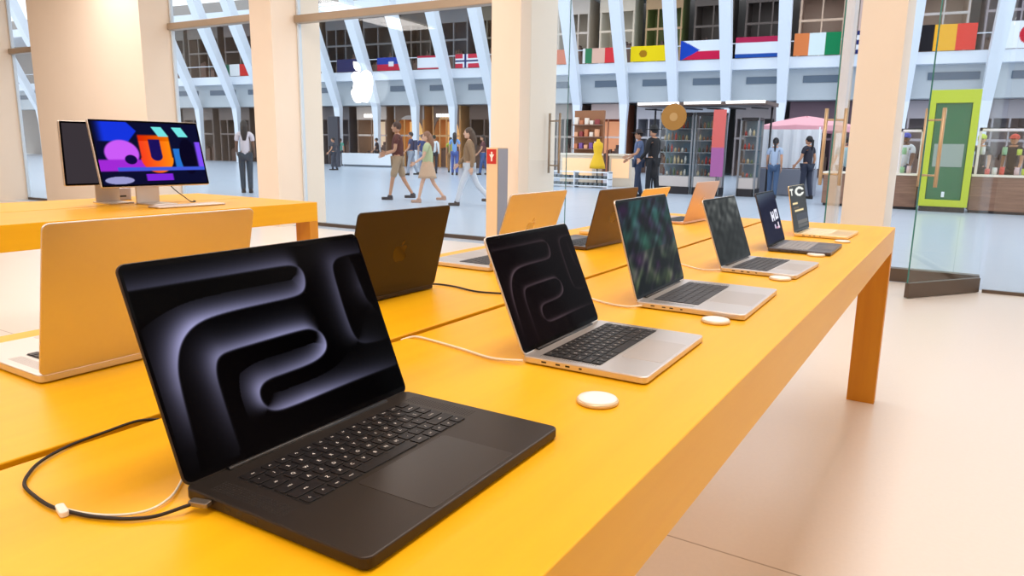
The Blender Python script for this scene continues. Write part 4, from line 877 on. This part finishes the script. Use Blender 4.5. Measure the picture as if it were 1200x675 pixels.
# right: booth, counters, showcases
t = thing('wooden_counter', (-2.95, 19.0, 0), 0, 'brown wooden counter left of the right hand pillar', 'counter')
bx('cabinet_body', 0, 1.45, 0, .7, .06, .78, walnut, t); bx('counter_top', -.02, 1.47, -.03, .72, .78, .82, cream, t); bx('kickboard', .03, 1.42, .04, .66, 0, .06, blackf, t)
t = thing('wooden_counter', (-1.40, 19.0, 0), 0, 'short brown counter between the right hand pillar and the lime booth', 'counter')
bx('cabinet_body', 0, .48, 0, .7, .06, .78, walnut, t); bx('counter_top', -.02, .49, -.03, .72, .78, .82, cream, t); bx('kickboard', .02, .5, .04, .66, 0, .06, blackf, t)
t = thing('wooden_counter', (.08, 19.0, 0), 0, 'long brown counter right of the lime booth', 'counter')
bx('cabinet_body', .02, 2.6, 0, .7, .06, .80, walnut, t); bx('counter_top', .02, 2.62, -.03, .72, .80, .84, cream, t); bx('kickboard', .04, 2.56, .04, .66, 0, .06, blackf, t)
def showcase(x, w_, label, seed):
    t = thing('glass_showcase', (x, 19.05, .84 if w_ > 1 else .82), 0, label, 'showcase'); h = 1.0
    b = MB()
    for p in (0, w_-.05): b.box(p, p+.05, 0, .05, 0, h); b.box(p, p+.05, .5, .55, 0, h)
    b.box(0, w_, 0, .05, h-.05, h+.02); b.box(0, w_, .5, .55, h-.05, h+.02); b.box(0, w_, 0, .55, h+.0, h+.02); b.build('frame', mat('case_white', rgb(240, 228, 228), .4), t)
    MB().box(.05, w_-.05, .0, .01, 0.01, h-.05).build('glass_front', glass, t); MB().box(.05, w_-.05, .05, .5, .42, .44).build('shelf', glass, t)
    rs = random.Random(seed)
    for k in range(int(w_/.14)):
        for z in (0.01, .44):
            if rs.random() < .25: continue
            c_ = rs.choice([(215, 230, 90), (90, 180, 210), (240, 240, 240), (230, 200, 210), (235, 90, 80), (150, 200, 160)]); q = MB(); x0 = .08+k*.135
            q.lathe([(.045, 0), (.05, .08), (.045, .12+.06*rs.random())], (x0+.03, .25, z), n=10); q.build('jar', mat('goods_%d_%d_%d' % c_, rgb(*c_), .5), t)
    return t
showcase(.14, 2.4, 'long white framed glass showcase on the counter right of the lime booth', 3)
showcase(-1.40, .48, 'short white framed glass showcase left of the lime booth', 5)
t = thing('green_booth', (-.88, 18.75, 0), .0, 'tall lime green framed booth with a dark green door panel', 'booth')
b = MB(); b.rslab(0, .14, 0, .6, .12, 2.65, .01, .004); b.rslab(.83, .97, 0, .6, .12, 2.65, .01, .004); b.rslab(0, .97, -.002, .6, 2.38, 2.66, .01, .004); b.rslab(0, .97, -.002, .6, .12, .27, .01, .004); b.build('frame', lime, t)
bx('door_panel', .14, .83, .05, .12, .27, 2.38, dkgreen, t); bx('plinth', .04, .93, .05, .55, 0, .12, blackf, t)
MB().box(.2, .77, .04, .05, 1.0, 1.5).build('poster', mat('booth_poster', rgb(150, 165, 155), .5), t); MB().box(.3, .36, .035, .05, 2.05, 2.25).build('light_slot', mat('booth_slot', rgb(225, 235, 225), .4), t); MB().box(.45, .51, .035, .05, .33, .45).build('marker', white, t)
# hall bench and kiosk at far left
t = thing('hall_bench', (-32.4, 32, 0), .13, 'long low white bench in the far hall', 'bench')
bx('seat', 0, 3.8, 0, .8, .12, .80, white, t); bx('plinth', .1, 3.7, .1, .7, 0, .12, mat('bench_grey', rgb(120, 130, 140), .6), t)  # plinth in a darker grey than the white seat
t = thing('information_kiosk', (-31.9, 30.6, 0), .13, 'slim dark screen kiosk left of the white hall bench', 'kiosk')
bx('post', 0, .5, 0, .3, 0, 1.2, mat('kiosk_dark', rgb(60, 66, 80), .5), t); bx('screen', -.1, .6, -.03, .2, 1.2, 2.9, mat('kiosk_navy', rgb(44, 48, 62), .4), t); MB().box(.1, .4, -.04, -.03, .9, 1.15).build('notice', white, t)
